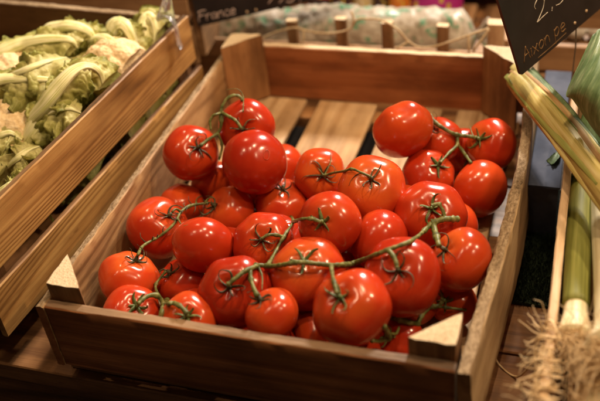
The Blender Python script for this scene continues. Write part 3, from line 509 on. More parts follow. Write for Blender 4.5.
for i in range(5): plank('floor_slat',lc(-.40+.083*i,.016,.02),lc(-.40+.083*i,LL-.016,.02),(1,0,0),.07,.008,lcr,M['dim'],seg=12)

def keepin(v):
    """leaves stay inside the crate below its rim"""
    d=v-Vector((O.x,O.y,0)); a=d.dot(Vector((px_.x,px_.y,0)))
    lim=-.0062 if v.z<.170 else .016*min(1,(v.z-.170)/.02)-.0062
    if a>lim: return v-px_*(a-lim)
    return v
def leafstrip(parent,pts,ribr,w,seed,ruf=1.0):
    P=catmull(pts,20); n=len(P); r=random.Random(seed)
    nrm=Vector((.25,-.35,.9)).normalized(); fr=[]
    for i,p in enumerate(P):
        t=(P[min(i+1,n-1)]-P[max(i-1,0)]).normalized(); s_=t.cross(nrm); s_=s_.normalized() if s_.length>.1 else Vector((1,0,0))
        if fr and s_.dot(fr[-1][0])<0: s_=-s_
        if fr: s_=(fr[-1][0]*.7+s_*.3); s_=(s_-t*s_.dot(t)).normalized()
        fr.append((s_,s_.cross(t),t))
    bm=bmesh.new(); uvl=bm.loops.layers.uv.new('UVMap'); rows=[]; ns=22
    for i,p in enumerate(P):
        u=i/(n-1); s_,up,t=fr[i]; R_=ribr*(1.3-1.2*u**1.25)*(.75+.25*min(1,u*8)); row=[]
        for k in range(ns):
            a=2*PI*k/ns; flute=1+.15*math.cos(a*9+seed)*(.6+.4*vnoise(u*6+k*.3,seed))
            c=math.cos(a)*R_*1.35*flute; z=math.sin(a)*R_*(.62 if math.sin(a)>0 else .45)*flute
            row.append(bm.verts.new(keepin(p+s_*c+up*(z+ribr*.05*vnoise(u*17,seed)))))
        rows.append(row)
    for i in range(n-1):
        for k in range(ns):
            f=bm.faces.new((rows[i][k],rows[i][(k+1)%ns],rows[i+1][(k+1)%ns],rows[i+1][k]))
            for l,(a,b) in zip(f.loops,((i,k),(i,k+1),(i+1,k+1),(i+1,k))): l[uvl].uv=(a/n,b/ns)
    bm.faces.new(rows[0][::-1]); bm.faces.new(rows[-1])
    bmesh.ops.recalc_face_normals(bm,faces=bm.faces)
    bl=bmesh.new(); el=bl.verts.layers.float.new('edge'); rws=[]; nw=26
    for i,p in enumerate(P):
        u=i/(n-1); s_,up,t=fr[i]
        ww=w*(.2+.9*u**.7)*(1-.35*u**8)*(1+.12*vnoise(u*7,seed+2)); row=[]
        for k in range(-nw,nw+1):
            q=k/nw; d=abs(q)
            ruffle=ruf*w*(.17*d**1.4*(math.sin(u*19+seed+(2 if q>0 else 0))+.7*math.sin(u*43+q*5+seed*2)))
            pt=p+s_*(q*ww*.62)
            dd=min(1,d*2.2); cr_=(noise_.noise(pt*60+Vector((seed,0,0)))*.0075+abs(noise_.noise(pt*130+Vector((0,seed,0))))*.006+noise_.noise(pt*300)*.0016)*dd+(.004*math.sin(u*90+q*9+seed)*max(0,d-.75)*4)
            v=bl.verts.new(keepin(pt-up*(ww*.42*d**1.8)+up*(ruffle*.8+cr_)+s_*(ruffle*.3)-up*ribr*.12)); v[el]=min(1,d*1.0); row.append(v)
        rws.append(row)
    for i in range(n-1):
        for k in range(2*nw): bl.faces.new((rws[i][k],rws[i][k+1],rws[i+1][k+1],rws[i+1][k]))
    bmesh.ops.solidify(bl,geom=bl.faces[:],thickness=.0007)
    lf=meshobj('leaf',bl,M['leaf'],parent)
    meshobj('midrib',bm,M['rib'],lf)
    return lf
def curd(parent,c,R,seed):
    r=random.Random(seed); bm=bmesh.new()
    bmesh.ops.create_icosphere(bm,subdivisions=6,radius=1)
    cen=[]
    for i in range(60):
        z=1-2*(i+.5)/60; a=i*2.39996+r.uniform(-.3,.3); q=math.sqrt(1-z*z); cen.append((Vector((q*math.cos(a),q*math.sin(a),z)),r.uniform(.85,1.15)))
    for v in bm.verts:
        d=v.co.normalized(); b=max(1-((d-k).length/(.36*s))**2 for k,s in cen); b=max(b,-.3)
        fine=.022*noise_.noise(d*17)+.02*noise_.noise(d*34+Vector((3,1,2)))-.03*noise_.cell(d*9)*0
        v.co=keepin(Vector(c)+d*R*(.9+.12*b+fine))
    return meshobj('curd',bm,M['curd'],parent)
CLAB={'A':'cauliflower at the front left with two big pale ribs curling over its wilted leaves','B':'cauliflower at the back left under broad veined light green leaves','D':'cauliflower with bare cream curd at the back right corner of its crate'}
for k,spec in CL.items():
    c=Vector(CH[k]); 
    h=T_('cauliflower',CLAB[k],'cauliflower',(c.x,c.y,.024),'cauliflowers in the golden crate')
    Rr={'A':.06,'B':.062,'D':.046}[k]
    cc=Vector((c.x,c.y,c.z-Rr*.72)) if k!='D' else Vector((c.x-.004,c.y+.003,c.z-Rr*.42))
    curd(h,cc,Rr,ord(k))
    for i,(pts,rb,w) in enumerate(spec): leafstrip(h,pts,rb*.54,w*1.5,ord(k)*3+i*7.7)
    # wrapper leaves hugging the head
    r=random.Random(ord(k))
    for i in range(6):
        a=i*1.05+r.uniform(-.2,.2)
        pts=[]
        for s in range(6):
            q=s/5; rr=Rr*(.45+.75*math.sin(q*1.9)); zz=.03+(cc.z+Rr*.55-.03)*q
            pts.append((cc.x+rr*math.cos(a),cc.y+rr*math.sin(a),zz))
        if k=='D' and (pts[-1][0]>c.x+.0): 
            pts=[(min(x,c.x+.035),y,z*.8) for x,y,z in pts]
        leafstrip(h,pts,.0035,.075,ord(k)+i*3.1)

# ---------------------------------------------------------------- clear sign clip on the left crate
def clip():
    c=T_('sign_clip','clear plastic sign clip on the rim of the cauliflower crate','clip',lc(.0,.425,.168))
    bm=bmesh.new()
    b=Vector(lc(0,.425,.1695))
    tube(bm,[b+Vector((-.02,.005,-.025)),b+Vector((-.017,.004,.006)),b+Vector((-.004,0,.013)),b+Vector((.008,-.003,.006)),b+Vector((.0095,-.004,-.02)),b+Vector((.012,-.005,-.03))],lambda u:.0048,10,1,.15,.45,sub=5)
    tube(bm,[b+Vector((-.004,.012,.004)),b+Vector((-.005,.014,.03)),b+Vector((-.006,.016,.055))],lambda u:.006,10,2,.1,.5,sub=5)
    tube(bm,[b+Vector((-.012,-.012,.004)),b+Vector((-.009,-.004,.016)),b+Vector((-.005,.012,.03))],lambda u:.004,10,3,.1,.6,sub=5)
    meshobj('clip_body',bm,M['clear'],c)
clip()

# ---------------------------------------------------------------- price signs
def sign(S,w,h,label,strokes,dots,spike,skew=0,slope=0):
    o,u,v,n=(Vector(S[k]) for k in 'ouvn')
    if n.dot(Vector(CAM)-o)<0: n=-n
    t=T_('price_sign',label,'price sign',o)
    bm=bmesh.new(); e=.004
    out=[]
    for cx,cy,a0 in ((e,e,PI),(w-e,e,1.5*PI),(w-e,h-e,0),(e,h-e,.5*PI)):
        for i in range(5):
            a=a0+i*PI/8; qx,qy=cx+e*math.cos(a),cy+e*math.sin(a); out.append((qx+skew*qy*(1-qx/w),qy+slope*qx))
    fr=[bm.verts.new(o+u*a+v*b) for a,b in out]; bk=[bm.verts.new(o+u*a+v*b-n*.003) for a,b in out]
    bm.faces.new(fr); bm.faces.new(bk[::-1]); m=len(out)
    for i in range(m): bm.faces.new((fr[i],bk[i],bk[(i+1)%m],fr[(i+1)%m]))
    bmesh.ops.recalc_face_normals(bm,faces=bm.faces)
    meshobj('board',bm,M['board'],t,False)
    for name,sts,mat,rr in strokes:
        bm=bmesh.new()
        for s in sts:
            P=[o+u*a+v*b-n*rr*.1 for a,b in s]
            P=catmull(P,6) if len(P)>2 else [P[0].lerp(P[1],i/8) for i in range(9)]
            tube(bm,P,lambda q:rr*(1+.25*vnoise(q*14,len(P))),6,len(P),.25)
        meshobj(name,bm,mat,t)
    for a,b in dots:
        bm=bmesh.new(); p=o+u*a+v*b
        rows=tube(bm,[p-n*.0005,p+n*.0012],.0017,14); meshobj('peg_hole_ring',bm,M['dot'],t)
    bm=bmesh.new(); 
    for sp in spike: tube(bm,sp,.0009,8,sub=3)
    meshobj('spike',bm,M['steel'],t)
s1=SG['s1']; s2=SG['s2']; BK=Vector(s2['n']); BK=BK*(-.0042 if BK.dot(Vector(CAM)-Vector(s2['o']))>0 else .0042)
sign(s1,.235,.105,'black chalkboard sign reading France behind the tomato crate',[('lettering',s1['w'][:10],M['chalk'],.00075),('price_digits',s1['w'][10:],M['chalk'],.00075)],s1['d'],[[(.024,.562,.11),(.025,.5625,.08),(.026,.563,cz)]],skew=.09,slope=-.035)
sign(s2,.185,.13,'tilted black price sign reading Aixon pe above the leek tip',[('lettering',s2['w'],M['tanchalk'],.0006),('underline',s2['ul'],M['tanchalk'],.0004),('price_digits',s2['num'],M['whitechalk'],.0006)],s2['d'],
     [[tuple(Vector(s2['o'])+Vector(s2['u'])*.121+Vector(s2['v'])*.03+BK),tuple(Vector(s2['o'])+Vector(s2['u'])*.121+Vector(s2['v'])*-.03+BK),(Vector(s2['o'])+Vector(s2['u'])*.121+BK).to_tuple()[:2]+(cz,)]],skew=-.247,slope=-.03)

# ---------------------------------------------------------------- leek crate and leeks (right)
lk=T_('leek_crate','pale lath crate holding the leeks at the right edge','crate',(.62,.2,cz))
plank('side_lath',(.4785,-.062,.058),(.4785,.452,.058),(0,0,1),.05,.0085,lk,M['pale'],seed=71,top=M['pale'],ends=M['end'],seg=50)
plank('side_lath',(.4785,-.062,-.0035),(.4785,.452,-.0035),(0,0,1),.046,.0085,lk,M['pale'],seed=73,seg=30)
for zc in (.058,-.0035): plank('side_lath',(.76,-.062,zc),(.76,.452,zc),(0,0,1),.048,.0085,lk,M['pale'],seg=20)
for zc in (.056,-.0045):
    plank('end_lath',(.4835,-.058,zc),(.755,-.058,zc),(0,0,1),.046,.008,lk,M['pale'],seg=20)
    plank('end_lath',(.4835,.447,zc),(.755,.447,zc),(0,0,1),.046,.008,lk,M['pale'],seg=20)
for a in (.4915,.747):
    for b in (-.0455,.4345): plank('corner_post',(a,b,cz+.0005),(a,b,.081 if b<0 else .112),(1,0,0),.0165,.0165,lk,M['pale'],seg=8,ends=M['end'])
for i in range(4): plank('floor_slat',(.525+.063*i,-.05,-.023),(.525+.063*i,.44,-.023),(1,0,0),.05,.006,lk,M['pale'],seg=10)

def shaft(name,parent,pts,rad,mat,seed,ns=24,sub=8):
    """leek shaft: cylinder mapped along local Z for its streaks"""
    bm=bmesh.new(); P=catmull(pts,sub); tube(bm,P,rad,ns,seed,.012)
    a=Vector(pts[0]); d=(Vector(pts[-1])-a).normalized()
    q=Vector((0,0,1)).rotation_difference(d).to_matrix().to_4x4(); mw=Matrix.Translation(a)@q
    bm.transform(mw.inverted())
    return meshobj(name,bm,mat,parent,True,mw)
def fan_leaf(parent,P,w,seed,mat,curl=.4,name='leaf',droop=0):
    P=catmull(P,6); n=len(P); bm=bmesh.new(); uvl=bm.loops.layers.uv.new('UVMap'); rows=[]; nw=6
    for i,p in enumerate(P):
        t=(P[min(i+1,n-1)]-P[max(i-1,0)]).normalized(); s=t.cross(Vector((0,0,1))).normalized(); up=s.cross(t); u=i/(n-1)
        ww=w*(1-.75*u**2.2)
        rows.append([bm.verts.new(p+s*(ww*k/nw)+up*(ww*curl*(k/nw)**2+.0012*vnoise(u*9+k,seed))) for k in range(-nw,nw+1)])
    for i in range(n-1):
        for k in range(2*nw):
            f=bm.faces.new((rows[i][k],rows[i][k+1],rows[i+1][k+1],rows[i+1][k]))
            for l,(a,b) in zip(f.loops,((i,k),(i,k+1),(i+1,k+1),(i+1,k))): l[uvl].uv=(a/n,b/(2*nw))
    bmesh.ops.solidify(bm,geom=bm.faces[:],thickness=.0009)
    return meshobj(name,bm,mat,parent)
# the leek lying across: trimmed tip on the crate's bowed side, over the pale lath
d1=T_('leek','trimmed leek lying slantwise, cut brown tip resting on the tomato crate','leek',(.46,.35,.088),'leeks in the right-hand crate')
tipv=Vector((.4085,.438,.106)); base=Vector((.545,.165,.112))
ln=[tuple(tipv.lerp(base,q)+Vector((0,0,.006*math.sin(PI*q)))) for q in (0.0,.12,.3,.5,.75,1.0)]
shaft('outer_leaf',d1,ln,lambda u:.0122+.0042*math.sin(PI*min(1,u*1.3+.1)*.6),M['tanleek'],3)
def streak(off,rr,qa,qb,mat,seed,name='leaf_layer'):
    n=8; pts=[]
    ax=(base-tipv).normalized(); sd=ax.cross(Vector((0,0,1))).normalized(); up=sd.cross(ax)
    for i in range(n):
        q=qa+(qb-qa)*i/(n-1); cpt=tipv.lerp(base,q)+Vector((0,0,.006*math.sin(PI*q)))
        a=off+.25*math.sin(q*4+seed); R_=.0128+.0042*math.sin(PI*min(1,max(0,q)*1.3+.1)*.6)
        pts.append(cpt+(sd*math.cos(a)+up*math.sin(a))*(R_-.0012))
    bm=bmesh.new(); tube(bm,pts,lambda u:rr*(.55+.45*math.sin(PI*(u*.9+.08))),12,seed,.08,.22,sub=4); q_=Vector((0,0,1)).rotation_difference(-ax).to_matrix().to_4x4(); mw=Matrix.Translation(tipv)@q_; bm.transform(mw.inverted()); return meshobj(name,bm,mat,d1,True,mw)
streak(1.9,.0058,-.01,.85,M['drybrown'],1); streak(1.3,.006,-.05,.95,M['tanleek'],2); streak(2.5,.005,.0,1.0,M['tanleek'],3); streak(.6,.005,-.02,.8,M['olive_leek'],4)
streak(2.2,.004,-.06,.55,M['drybrown'],5); streak(.1,.005,.02,.9,M['tanleek'],7); streak(3.0,.005,.0,.9,M['olive_leek'],8); streak(2.75,.0026,.0,1.0,M['olive_leek'],11); streak(1.6,.0022,.02,.9,M['olive_leek'],12); streak(.95,.003,-.02,.75,M['drybrown'],13); streak(2.05,.0018,.1,1.0,M['white_leek'],14)
# frayed cut layers at the tip
axd=(tipv-base).normalized()
for i,(dx,dz,mt) in enumerate(((-.006,.006,'leekleaf'),(.004,.009,'drybrown'),(.0,-.002,'olive_leek'),(.009,.004,'tanleek'))):
    s=axd.cross(Vector((0,0,1))).normalized(); st=tipv+s*dx+Vector((0,0,dz-.002))-axd*.02
    fan_leaf(d1,[st,st+axd*.014,st+axd*(.024+.004*i)+Vector((0,0,.001))],.0075,i,M[mt],.5,'cut_leaf')
d1b=fan_leaf(d1,[tipv+Vector((.012,.006,.012)),tipv.lerp(base,.3)+Vector((.012,.008,.018)),tipv.lerp(base,.62)+Vector((.017,.01,.014))],.006,9,M['leekleaf'],.3,'green_leaf')
# upright shafts with roots toward the viewer
def rootball(parent,c,R,n,seed,spread=(1,1,1),lo=.015,hi=.055,bias=(0,-.6,0)):
    r=random.Random(seed); bm=bmesh.new(); c=Vector(c)
    for i in range(n):
        d=Vector((r.gauss(0,1)*spread[0]+bias[0],r.gauss(0,1)*spread[1]+bias[1],r.gauss(0,1)*spread[2]+bias[2]))
        if d.length<.01: continue
        d.normalize(); p=c+Vector((r.uniform(-1,1)*R*.7,r.uniform(-.5,.5)*R,r.uniform(-.7,.7)*R)); L_=r.uniform(lo,hi); st=L_/9; pts=[p.copy()]
        k=Vector((r.gauss(0,1),r.gauss(0,1),r.gauss(0,1)))*.3
        for s in range(9):
            k=k*.72+Vector((r.gauss(0,1),r.gauss(0,1),r.gauss(0,1)))*.42
            d=(d+k*.55+Vector((0,0,-.10))).normalized(); p=p+d*st
            if p.z<cz+.001: p.z=cz+.001
            pts.append(p.copy())
        r0=r.uniform(.00026,.00058); tube(bm,pts,lambda u:r0*(1-.75*u),5,sub=2)
    o=meshobj('roots',bm,M['root'],parent); o['kind']='stuff'; return o
def leek(label,pts,R_,mat,mat2,n,seed,lower=None):
    b=Vector(pts[0]); t=T_('leek',label,'leek',(b.x,b.y,b.z-R_),'leeks in the right-hand crate')
    shaft('shaft',t,pts,lambda u:R_*(1.18-.35*min(1,u*5)) if u<.2 else R_*(.83+.22*(u-.2)),mat,seed)
    if mat2: 
        sh=[Vector(p) for p in pts]; shaft('sheath',t,[sh[i]+Vector((0,0,.0006)) for i in range(1,len(sh))],lambda u:R_*(.915+.16*u),mat2,seed+1)
    rootball(t,b+Vector((0,-.004,0)),R_*1.05,n,seed)
    return t
leek('slim olive leek standing just inside the pale lath, pale root end forward',[(.499,.062,.066),(.4985,.10,.066),(.497,.17,.06),(.496,.26,.052),(.4955,.36,.05)],.0135,M['white_leek'],M['olive_leek'],300,5)
lkw=leek('thick white leek at the right frame edge, roots spilling forward',[(.531,.035,.085),(.5315,.075,.083),(.529,.16,.072),(.525,.27,.06),(.523,.38,.055)],.021,M['white_leek'],None,900,6)
leek('leek lying lower right with its bushy roots over the front of the crate',[(.527,-.006,.048),(.532,.04,.046),(.54,.15,.03),(.545,.3,.02)],.0165,M['white_leek'],M['olive_leek'],800,9)
leek('leek further right beyond the thick white one',[(.575,.03,.07),(.577,.09,.068),(.578,.2,.06),(.58,.34,.05)],.02,M['white_leek'],M['olive_leek'],120,12)
# long stray roots over the lath and down to the counter
bm=bmesh.new(); r=random.Random(77)
tube(bm,[(.466,.068,.02),(.452,.085,cz+.006),(.435,.098,cz+.0015),(.424,.115,cz+.002),(.4175,.127,cz+.003),(.423,.139,cz+.006),(.4305,.14,cz+.004)],.0010,6,2,.15,sub=5)
tube(bm,[(.487,.04,.086),(.476,.058,.088),(.469,.06,.06),(.466,.068,.02)],.0010,6,2,.15,sub=5)
for i in range(70):
    x,y=r.uniform(.474,.492),r.uniform(-.05,.062); p=Vector((x,y,.086)); pts=[p.copy()]; d=Vector((-1,r.uniform(-.8,.8),r.uniform(.0,.5))).normalized(); st=r.uniform(.002,.0038); k=Vector()
    for s in range(10):
        k=k*.7+Vector((r.gauss(0,1),r.gauss(0,1),r.gauss(0,1)))*.4
        d=(d+k*.6+Vector((0,0,-.22))).normalized(); p=p+d*st
        if p.x>.472 and p.z<.085: p.x=.472
        p.z=max(p.z,cz+.001); pts.append(p.copy())
    q0=r.uniform(.0004,.00075); tube(bm,pts,lambda u:q0*(1-.75*u)+.00012,5,sub=2)
o=meshobj('roots',bm,M['root'],lkw); o['kind']='stuff'
# big grey-green folded leaf
bl=T_('leek_leaf','broad grey-green leek leaf folded over at the right edge','leek leaf',(.53,.33,.16))
def interp(rows,a,b):
    nr,ncol=len(rows),len(rows[0]); 
    col=[catmull([rows[i][j] for i in range(nr)],8) for j in range(ncol)]
    m=len(col[0]); 
    return [catmull([col[j][i] for j in range(ncol)],8) for i in range(m)]
g=interp(LEAF,8,8); bm=bmesh.new(); uvl=bm.loops.layers.uv.new('UVMap'); vr=[]
for i,row in enumerate(g):
    q=i/(len(g)-1); vr.append([bm.verts.new(p+Vector((-.25,-.5,.8))*(.010*math.sin(PI*q)*math.sin(PI*min(1,j/(len(row)-1)+.1))+.0012*math.sin(j*1.9+q*2))) for j,p in enumerate(row)])
for i in range(len(g)-1):
    for j in range(len(g[0])-1):
        f=bm.faces.new((vr[i][j],vr[i][j+1],vr[i+1][j+1],vr[i+1][j]))
        for l,(a,b) in zip(f.loops,((i,j),(i,j+1),(i+1,j+1),(i+1,j))): l[uvl].uv=(a/len(g),b/len(g[0])*.6+.25*a/len(g))
bmesh.ops.solidify(bm,geom=bm.faces[:],thickness=.0012)
meshobj('leaf_blade',bm,M['leekleaf'],bl)
fan_leaf(bl,[(.56,.36,.10),(.565,.40,.15),(.553,.43,.2),(.535,.44,.225)],.02,4,M['leekleaf'],.5,'leaf_blade')
fan_leaf(bl,[(.50,.30,.065),(.50,.37,.09),(.505,.42,.10)],.016,6,M['leekleaf'],.6,'leaf_blade')
fan_leaf(bl,[(.53,.30,.07),(.54,.36,.10),(.54,.43,.12)],.02,8,M['leekleaf'],.6,'leaf_blade')

# ---------------------------------------------------------------- narrow gap between the crates
bx=T_('metal_box','narrow blue-grey sheet metal box standing between the two crates','box',(.453,.43,cz))
plank('box_body',(.4545,.306,.0105),(.4545,.56,.0105),(0,0,1),.071,.033,bx,M['steelbox'],rough=.0001,bev=.002,seg=10)
plank('box_lid',(.4550,.303,.0487),(.4550,.563,.0487),(1,0,0),.0352,.003,bx,M['steelbox'],rough=.0002,bev=.0008,seg=10)
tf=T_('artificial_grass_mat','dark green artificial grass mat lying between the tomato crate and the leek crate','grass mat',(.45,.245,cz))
plank('mat_backing',(.4525,.191,cz+.0025),(.4525,.565,cz+.0025),(1,0,0),.041,.004,tf,M['turf'],seg=10)  # backing lengthened under the box so the lit side gaps turn dark
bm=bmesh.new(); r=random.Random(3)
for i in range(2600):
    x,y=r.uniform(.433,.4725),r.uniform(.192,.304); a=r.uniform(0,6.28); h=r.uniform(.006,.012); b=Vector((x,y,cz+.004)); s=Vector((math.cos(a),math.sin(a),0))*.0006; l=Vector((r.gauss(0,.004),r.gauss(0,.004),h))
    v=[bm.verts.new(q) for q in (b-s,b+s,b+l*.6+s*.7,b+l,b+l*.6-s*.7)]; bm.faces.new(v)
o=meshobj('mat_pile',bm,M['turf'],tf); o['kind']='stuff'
sc=T_('leaf_scrap','small green leaf scrap lying on the blue-grey box','leaf scrap',(.462,.33,.052))
fan_leaf(sc,[(.4585,.345,.0512),(.463,.353,.0535),(.466,.362,.0535),(.469,.374,.0515)],.005,3,M['leekleaf'],.7,'leaf_blade')

# ---------------------------------------------------------------- behind the tomato crate
bc=T_('background_crate','low slatted crate with upright pegs behind the tomato crate','crate',(.2,.68,cz))
for i,(x,h) in enumerate(((.066,.086),(.142,.093),(.211,.090),(.291,.089))):
    plank('peg',(x,.606,cz+.0005),(x,.606,h),(1,0,0),.0165,.011,bc,M['backwood'],seg=10,ends=M['end'])
plank('peg',(.365,.606,cz+.0005),(.365,.606,.097),(1,0,0),.0225,.018,bc,M['pale'],seg=10,ends=M['end'])
plank('rail',(-.12,.6175,.028),(.378,.6175,.028),(0,0,1),.03,.009,bc,M['backwood'],seg=20)
plank('rail',(-.12,.6175,-.005),(.378,.6175,-.005),(0,0,1),.04,.009,bc,M['backwood'],seg=20)
plank('rail',(-.12,.90,.03),(.378,.90,.03),(0,0,1),.06,.009,bc,M['backwood'],seg=20)
for x in (-.118,.376): plank('rail',(x,.624,.03),(x,.894,.03),(0,0,1),.06,.009,bc,M['backwood'],seg=20)
for i in range(6): plank('floor_slat',(-.08+.087*i,.624,-.02),(-.08+.087*i,.894,-.02),(1,0,0),.07,.006,bc,M['backwood'],seg=10)
bg=T_('net_bag','long white plastic bag with green leafy print lying in the background crate','bag',(.16,.68,.0))
bm=bmesh.new(); n=60; P=[Vector((-.10+.43*i/n,.672+.006*math.sin(i*.3),.027+.012*i/n+.003*math.sin(i*.23))) for i in range(n+1)]
def brad(u): 
    e=min(u,1-u); return .037*min(1,(e/.05))**.5*(1+.03*math.sin(u*40))+.004
rows=tube(bm,P,brad,40,2,.04,.92)
for i,row in enumerate(rows):
    for k,v in enumerate(row): v.co+=Vector((0,0,1))*.003*vnoise(i*.8+k*2.3,4)+Vector((0,1,0))*.003*vnoise(i*.6+k*1.7,8)
meshobj('bag_body',bm,M['bag'],bg)
bm=bmesh.new()
for k in range(7):
    a=k*.9; tube(bm,[(.328,.672,.040),(.338,.672+.008*math.cos(a),.043+.008*math.sin(a)),(.349,.668+.02*math.cos(a),.047+.02*math.sin(a))],lambda u:.003+.003*u,8,k,.2,.4,sub=4)
meshobj('bag_neck',bm,M['bag'],bg)
tw=T_('twine','pale looping twine strung between the background pegs','twine',(.2,.585,.07))
TW=[[(.0046,.58,.055),(.0285,.585,.0671),(.0535,.585,.0783),(.0775,.585,.0843),(.0895,.585,.0817),(.1121,.585,.078),(.138,.585,.0794),(.1609,.585,.0869),(.1721,.585,.1016),(.1912,.585,.104),(.2099,.585,.1018),(.231,.585,.0889),(.2449,.585,.0723),(.2591,.585,.0636),(.279,.585,.0648),(.3044,.585,.0741),(.3319,.585,.0864),(.3561,.590,.0952)],
[(.0905,.585,.082),(.091,.58,.0725),(.0888,.578,.0605),(.088,.578,.03)],[(.2455,.585,.0719),(.236,.58,.066),(.2283,.578,.0605),(.222,.578,.03)],[(.3298,.585,.0865),(.331,.58,.0758),(.3318,.578,.064),(.332,.578,.03)],[(.357,.588,.095),(.3464,.58,.079),(.3385,.578,.0645),(.334,.578,.03)],[(.166,.585,.094),(.1665,.586,.105),(.163,.59,.112)]]
for i,pl in enumerate(TW):
    bm=bmesh.new(); tube(bm,pl,.0016,8,i,.12,sub=6); meshobj('strand',bm,M['twine'],tw)
def packet(label,x,y,z,w,h,mat,band,tilt=.1,lean=.35):
    t=T_('food_packet',label,'packet',(x,y,z),'colourful packets behind the background crate')
    bm=bmesh.new(); nx,nz=14,12
    for sgn in (1,-1):
        vs=[[None]*(nz+1) for _ in range(nx+1)]
        for i in range(nx+1):
            for j in range(nz+1):
                a,b=i/nx,j/nz; th=.018*(math.sin(PI*a)*math.sin(PI*b))**.45+.0008
                vs[i][j]=bm.verts.new(((a-.5)*w,-sgn*th+.0015*vnoise(a*9+b*13,w*40),b*h))
        for i in range(nx):
            for j in range(nz):
                f=bm.faces.new((vs[i][j],vs[i+1][j],vs[i+1][j+1],vs[i][j+1])); f.material_index=1 if band[0]<(j+.5)/nz<band[1] else (2 if (i+j*2)%9==0 and j>2 else 0)
    bmesh.ops.remove_doubles(bm,verts=bm.verts,dist=.0018); bmesh.ops.recalc_face_normals(bm,faces=bm.faces)
    mw=Matrix.Translation((x,y,z))@Matrix.Rotation(-lean,4,'X')@Matrix.Rotation(tilt,4,'Y')
    meshobj('pouch',bm,[M[mat],M[band[2]],M['p_yellow']],t,True,mw)
for lab,x,w_,mat,band,tl in (('dark red packet, leftmost of the row behind the long bag',.045,.05,'p_red',(.3,.42,'p_darkp'),.05),('dark packet beside the leftmost red one behind the long bag',.086,.036,'p_darkp',(.1,.3,'p_red'),-.04),('cream packet between two dark ones behind the long bag',.122,.034,'p_cream',(.6,.8,'p_red'),.04),
     ('dark packet between the cream and orange ones behind the long bag',.153,.03,'p_darkp',(.7,.9,'p_orange'),.03),('orange packet next to the magenta one behind the long bag',.186,.038,'p_orange',(.55,.68,'p_yellow'),-.03),('bright magenta packet at the right of the row behind the long bag',.247,.084,'p_magenta',(.30,.36,'p_white'),.02)):
    packet(lab,x,.79,-.029,w_,.14,mat,band,tl)

# a further slatted crate on the right, seen past the sign and leaf
fc=T_('slatted_crate','brown slatted crate at the far right behind the leeks','crate',(.52,.66,cz))
for zc,w in ((.092,.05),(.018,.042),(-.018,.018)): plank('slat',(.392,.66,zc),(.76,.66,zc),(0,0,1),w,.01,fc,M['backwood'],seg=16)
for x in (.43,.60,.75): plank('upright',(x,.6705,cz+.0005),(x,.6705,.14),(1,0,0),.022,.01,fc,M['backwood'],seg=8)
for i in range(5):
    bb=T_('garlic_bulb','pale garlic bulb inside the far right slatted crate','garlic',(.438+.032*i,.70,.03),'garlic bulbs in the far slatted crate')
    bm=bmesh.new(); nn=20
    prof=[(.001,-.012),(.011,-.011),(.016,-.004),(.0165,.003),(.012,.010),(.006,.015),(.003,.022),(.0025,.034)]
    rws=[[bm.verts.new((rr*(1+.09*math.cos(7*2*PI*k/nn)*(1 if rr>.008 else 0))*math.cos(2*PI*k/nn)+.438+.032*i,rr*(1+.09*math.cos(7*2*PI*k/nn))*math.sin(2*PI*k/nn)+.70,zz+.03+.012)) for k in range(nn)] for rr,zz in prof]
    for a in range(len(prof)-1):
        for k in range(nn): bm.faces.new((rws[a][k],rws[a][(k+1)%nn],rws[a+1][(k+1)%nn],rws[a+1][k]))
    bm.faces.new(rws[0][::-1]); bm.faces.new(rws[-1]); meshobj('bulb',bm,M['p_white'],bb)
plank('inner_shelf',(.40,.705,.026),(.76,.705,.026),(0,1,0),.056,.006,fc,M['backwood'],seg=8)
# back shelf and floor beyond
sh=T_('back_shelf','pale wooden shelf board running along behind the crates','shelf',(0,1.1,cz))
plank('shelf_board',(-1.1,1.02,.01),(1.5,1.02,.01),(0,1,0),.26,.02,sh,M['backwood'],seg=20)
plank('shelf_board',(-1.1,.89+.005,-.012),(-.15,.89+.005,-.012),(0,0,1),.022,.01,sh,M['backwood'],seg=20)
lb=T_('side_crate','weathered pale crate behind the cauliflower crate','crate',(-.35,.62,cz))
plank('rail',(-.62,.53,.135),(-.075,.56,.135),(0,0,1),.05,.011,lb,M['backwood'],seg=20)
plank('rail',(-.62,.53,.06),(-.075,.56,.06),(0,0,1),.06,.011,lb,M['backwood'],seg=20)
plank('rail',(-.069,.566,.1),(-.095,.86,.1),(0,0,1),.12,.011,lb,M['backwood'],seg=20)
plank('rail',(-.62,.84,.1),(-.1,.865,.1),(0,0,1),.12,.011,lb,M['backwood'],seg=20)
plank('lid_board',(-.62,.70,.166),(-.105,.72,.166),(0,1,0),.27,.009,lb,M['backwood'],seg=20)
bm=bmesh.new(); bmesh.ops.create_grid(bm,x_segments=4,y_segments=4,size=4)
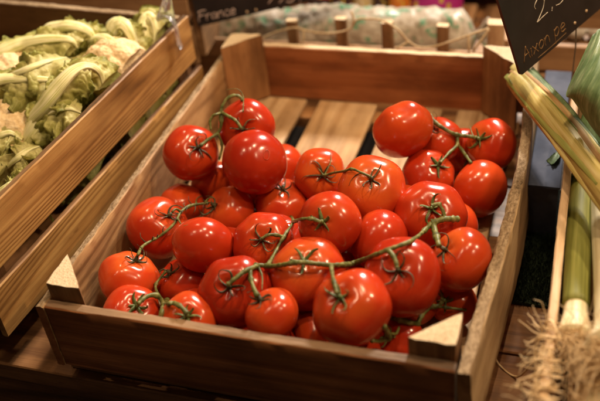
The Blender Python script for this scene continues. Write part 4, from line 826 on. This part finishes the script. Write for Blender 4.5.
fl=meshobj('floor',bm,plain('market_floor',[(.06,.045,.035),(.11,.085,.065)],8,.6),None,False,Matrix.Translation((0,0,-.9))); fl['kind']='structure'

# ---------------------------------------------------------------- camera
cam=bpy.data.cameras.new('camera'); co=bpy.data.objects.new('camera',cam); C.objects.link(co)
R=CROT; co.matrix_world=Matrix(((R[0][0],-R[1][0],-R[2][0],CAM[0]),(R[0][1],-R[1][1],-R[2][1],CAM[1]),(R[0][2],-R[1][2],-R[2][2],CAM[2]),(0,0,0,1)))
cam.sensor_width=36; cam.lens=FPX/600*36; cam.clip_start=.01; cam.clip_end=50
cam.dof.use_dof=True; cam.dof.focus_distance=FOCUS; cam.dof.aperture_fstop=FSTOP
bpy.context.scene.camera=co

# ---------------------------------------------------------------- light: hall lamps
def lamp(name,loc,target,power,size,col,kind='AREA'):
    l=bpy.data.lights.new(name,kind); l.energy=power; l.color=col
    if kind=='AREA': l.shape='DISK'; l.size=size
    else: l.shadow_soft_size=size
    o=bpy.data.objects.new(name,l); C.objects.link(o); o.location=loc
    o.rotation_euler=(Vector(target)-Vector(loc)).to_track_quat('-Z','Y').to_euler(); return o
lamp('key_lamp',(.44,1.78,1.16),(.2,.2,.03),KEY,.24,(1,.89,.76))
for i,(p,e,s) in enumerate((((.45,.42,1.35),1.15,.06),((1.15,.45,1.25),1.6,.07),((-.22,-.05,1.3),.38,.05),((.25,.12,1.5),.5,.05),((.95,-.1,1.25),.45,.06),((-.45,-.35,1.4),.10,.06),((-.35,.9,1.3),.4,.08))):
    lamp('spot_lamp',p,(.2,.2,0),WARM*e,s,(1,.72,.43))
w=bpy.data.worlds.new('World'); bpy.context.scene.world=w; w.use_nodes=True
bgn=w.node_tree.nodes['Background']; bgn.inputs[0].default_value=(1,.66,.42,1); bgn.inputs[1].default_value=AMB
sc_=bpy.context.scene
sc_.view_settings.view_transform='Standard'; sc_.view_settings.look='None'; sc_.view_settings.exposure=EXPO; sc_.view_settings.gamma=1
sc_.render.engine='CYCLES'; sc_.cycles.use_denoising=True
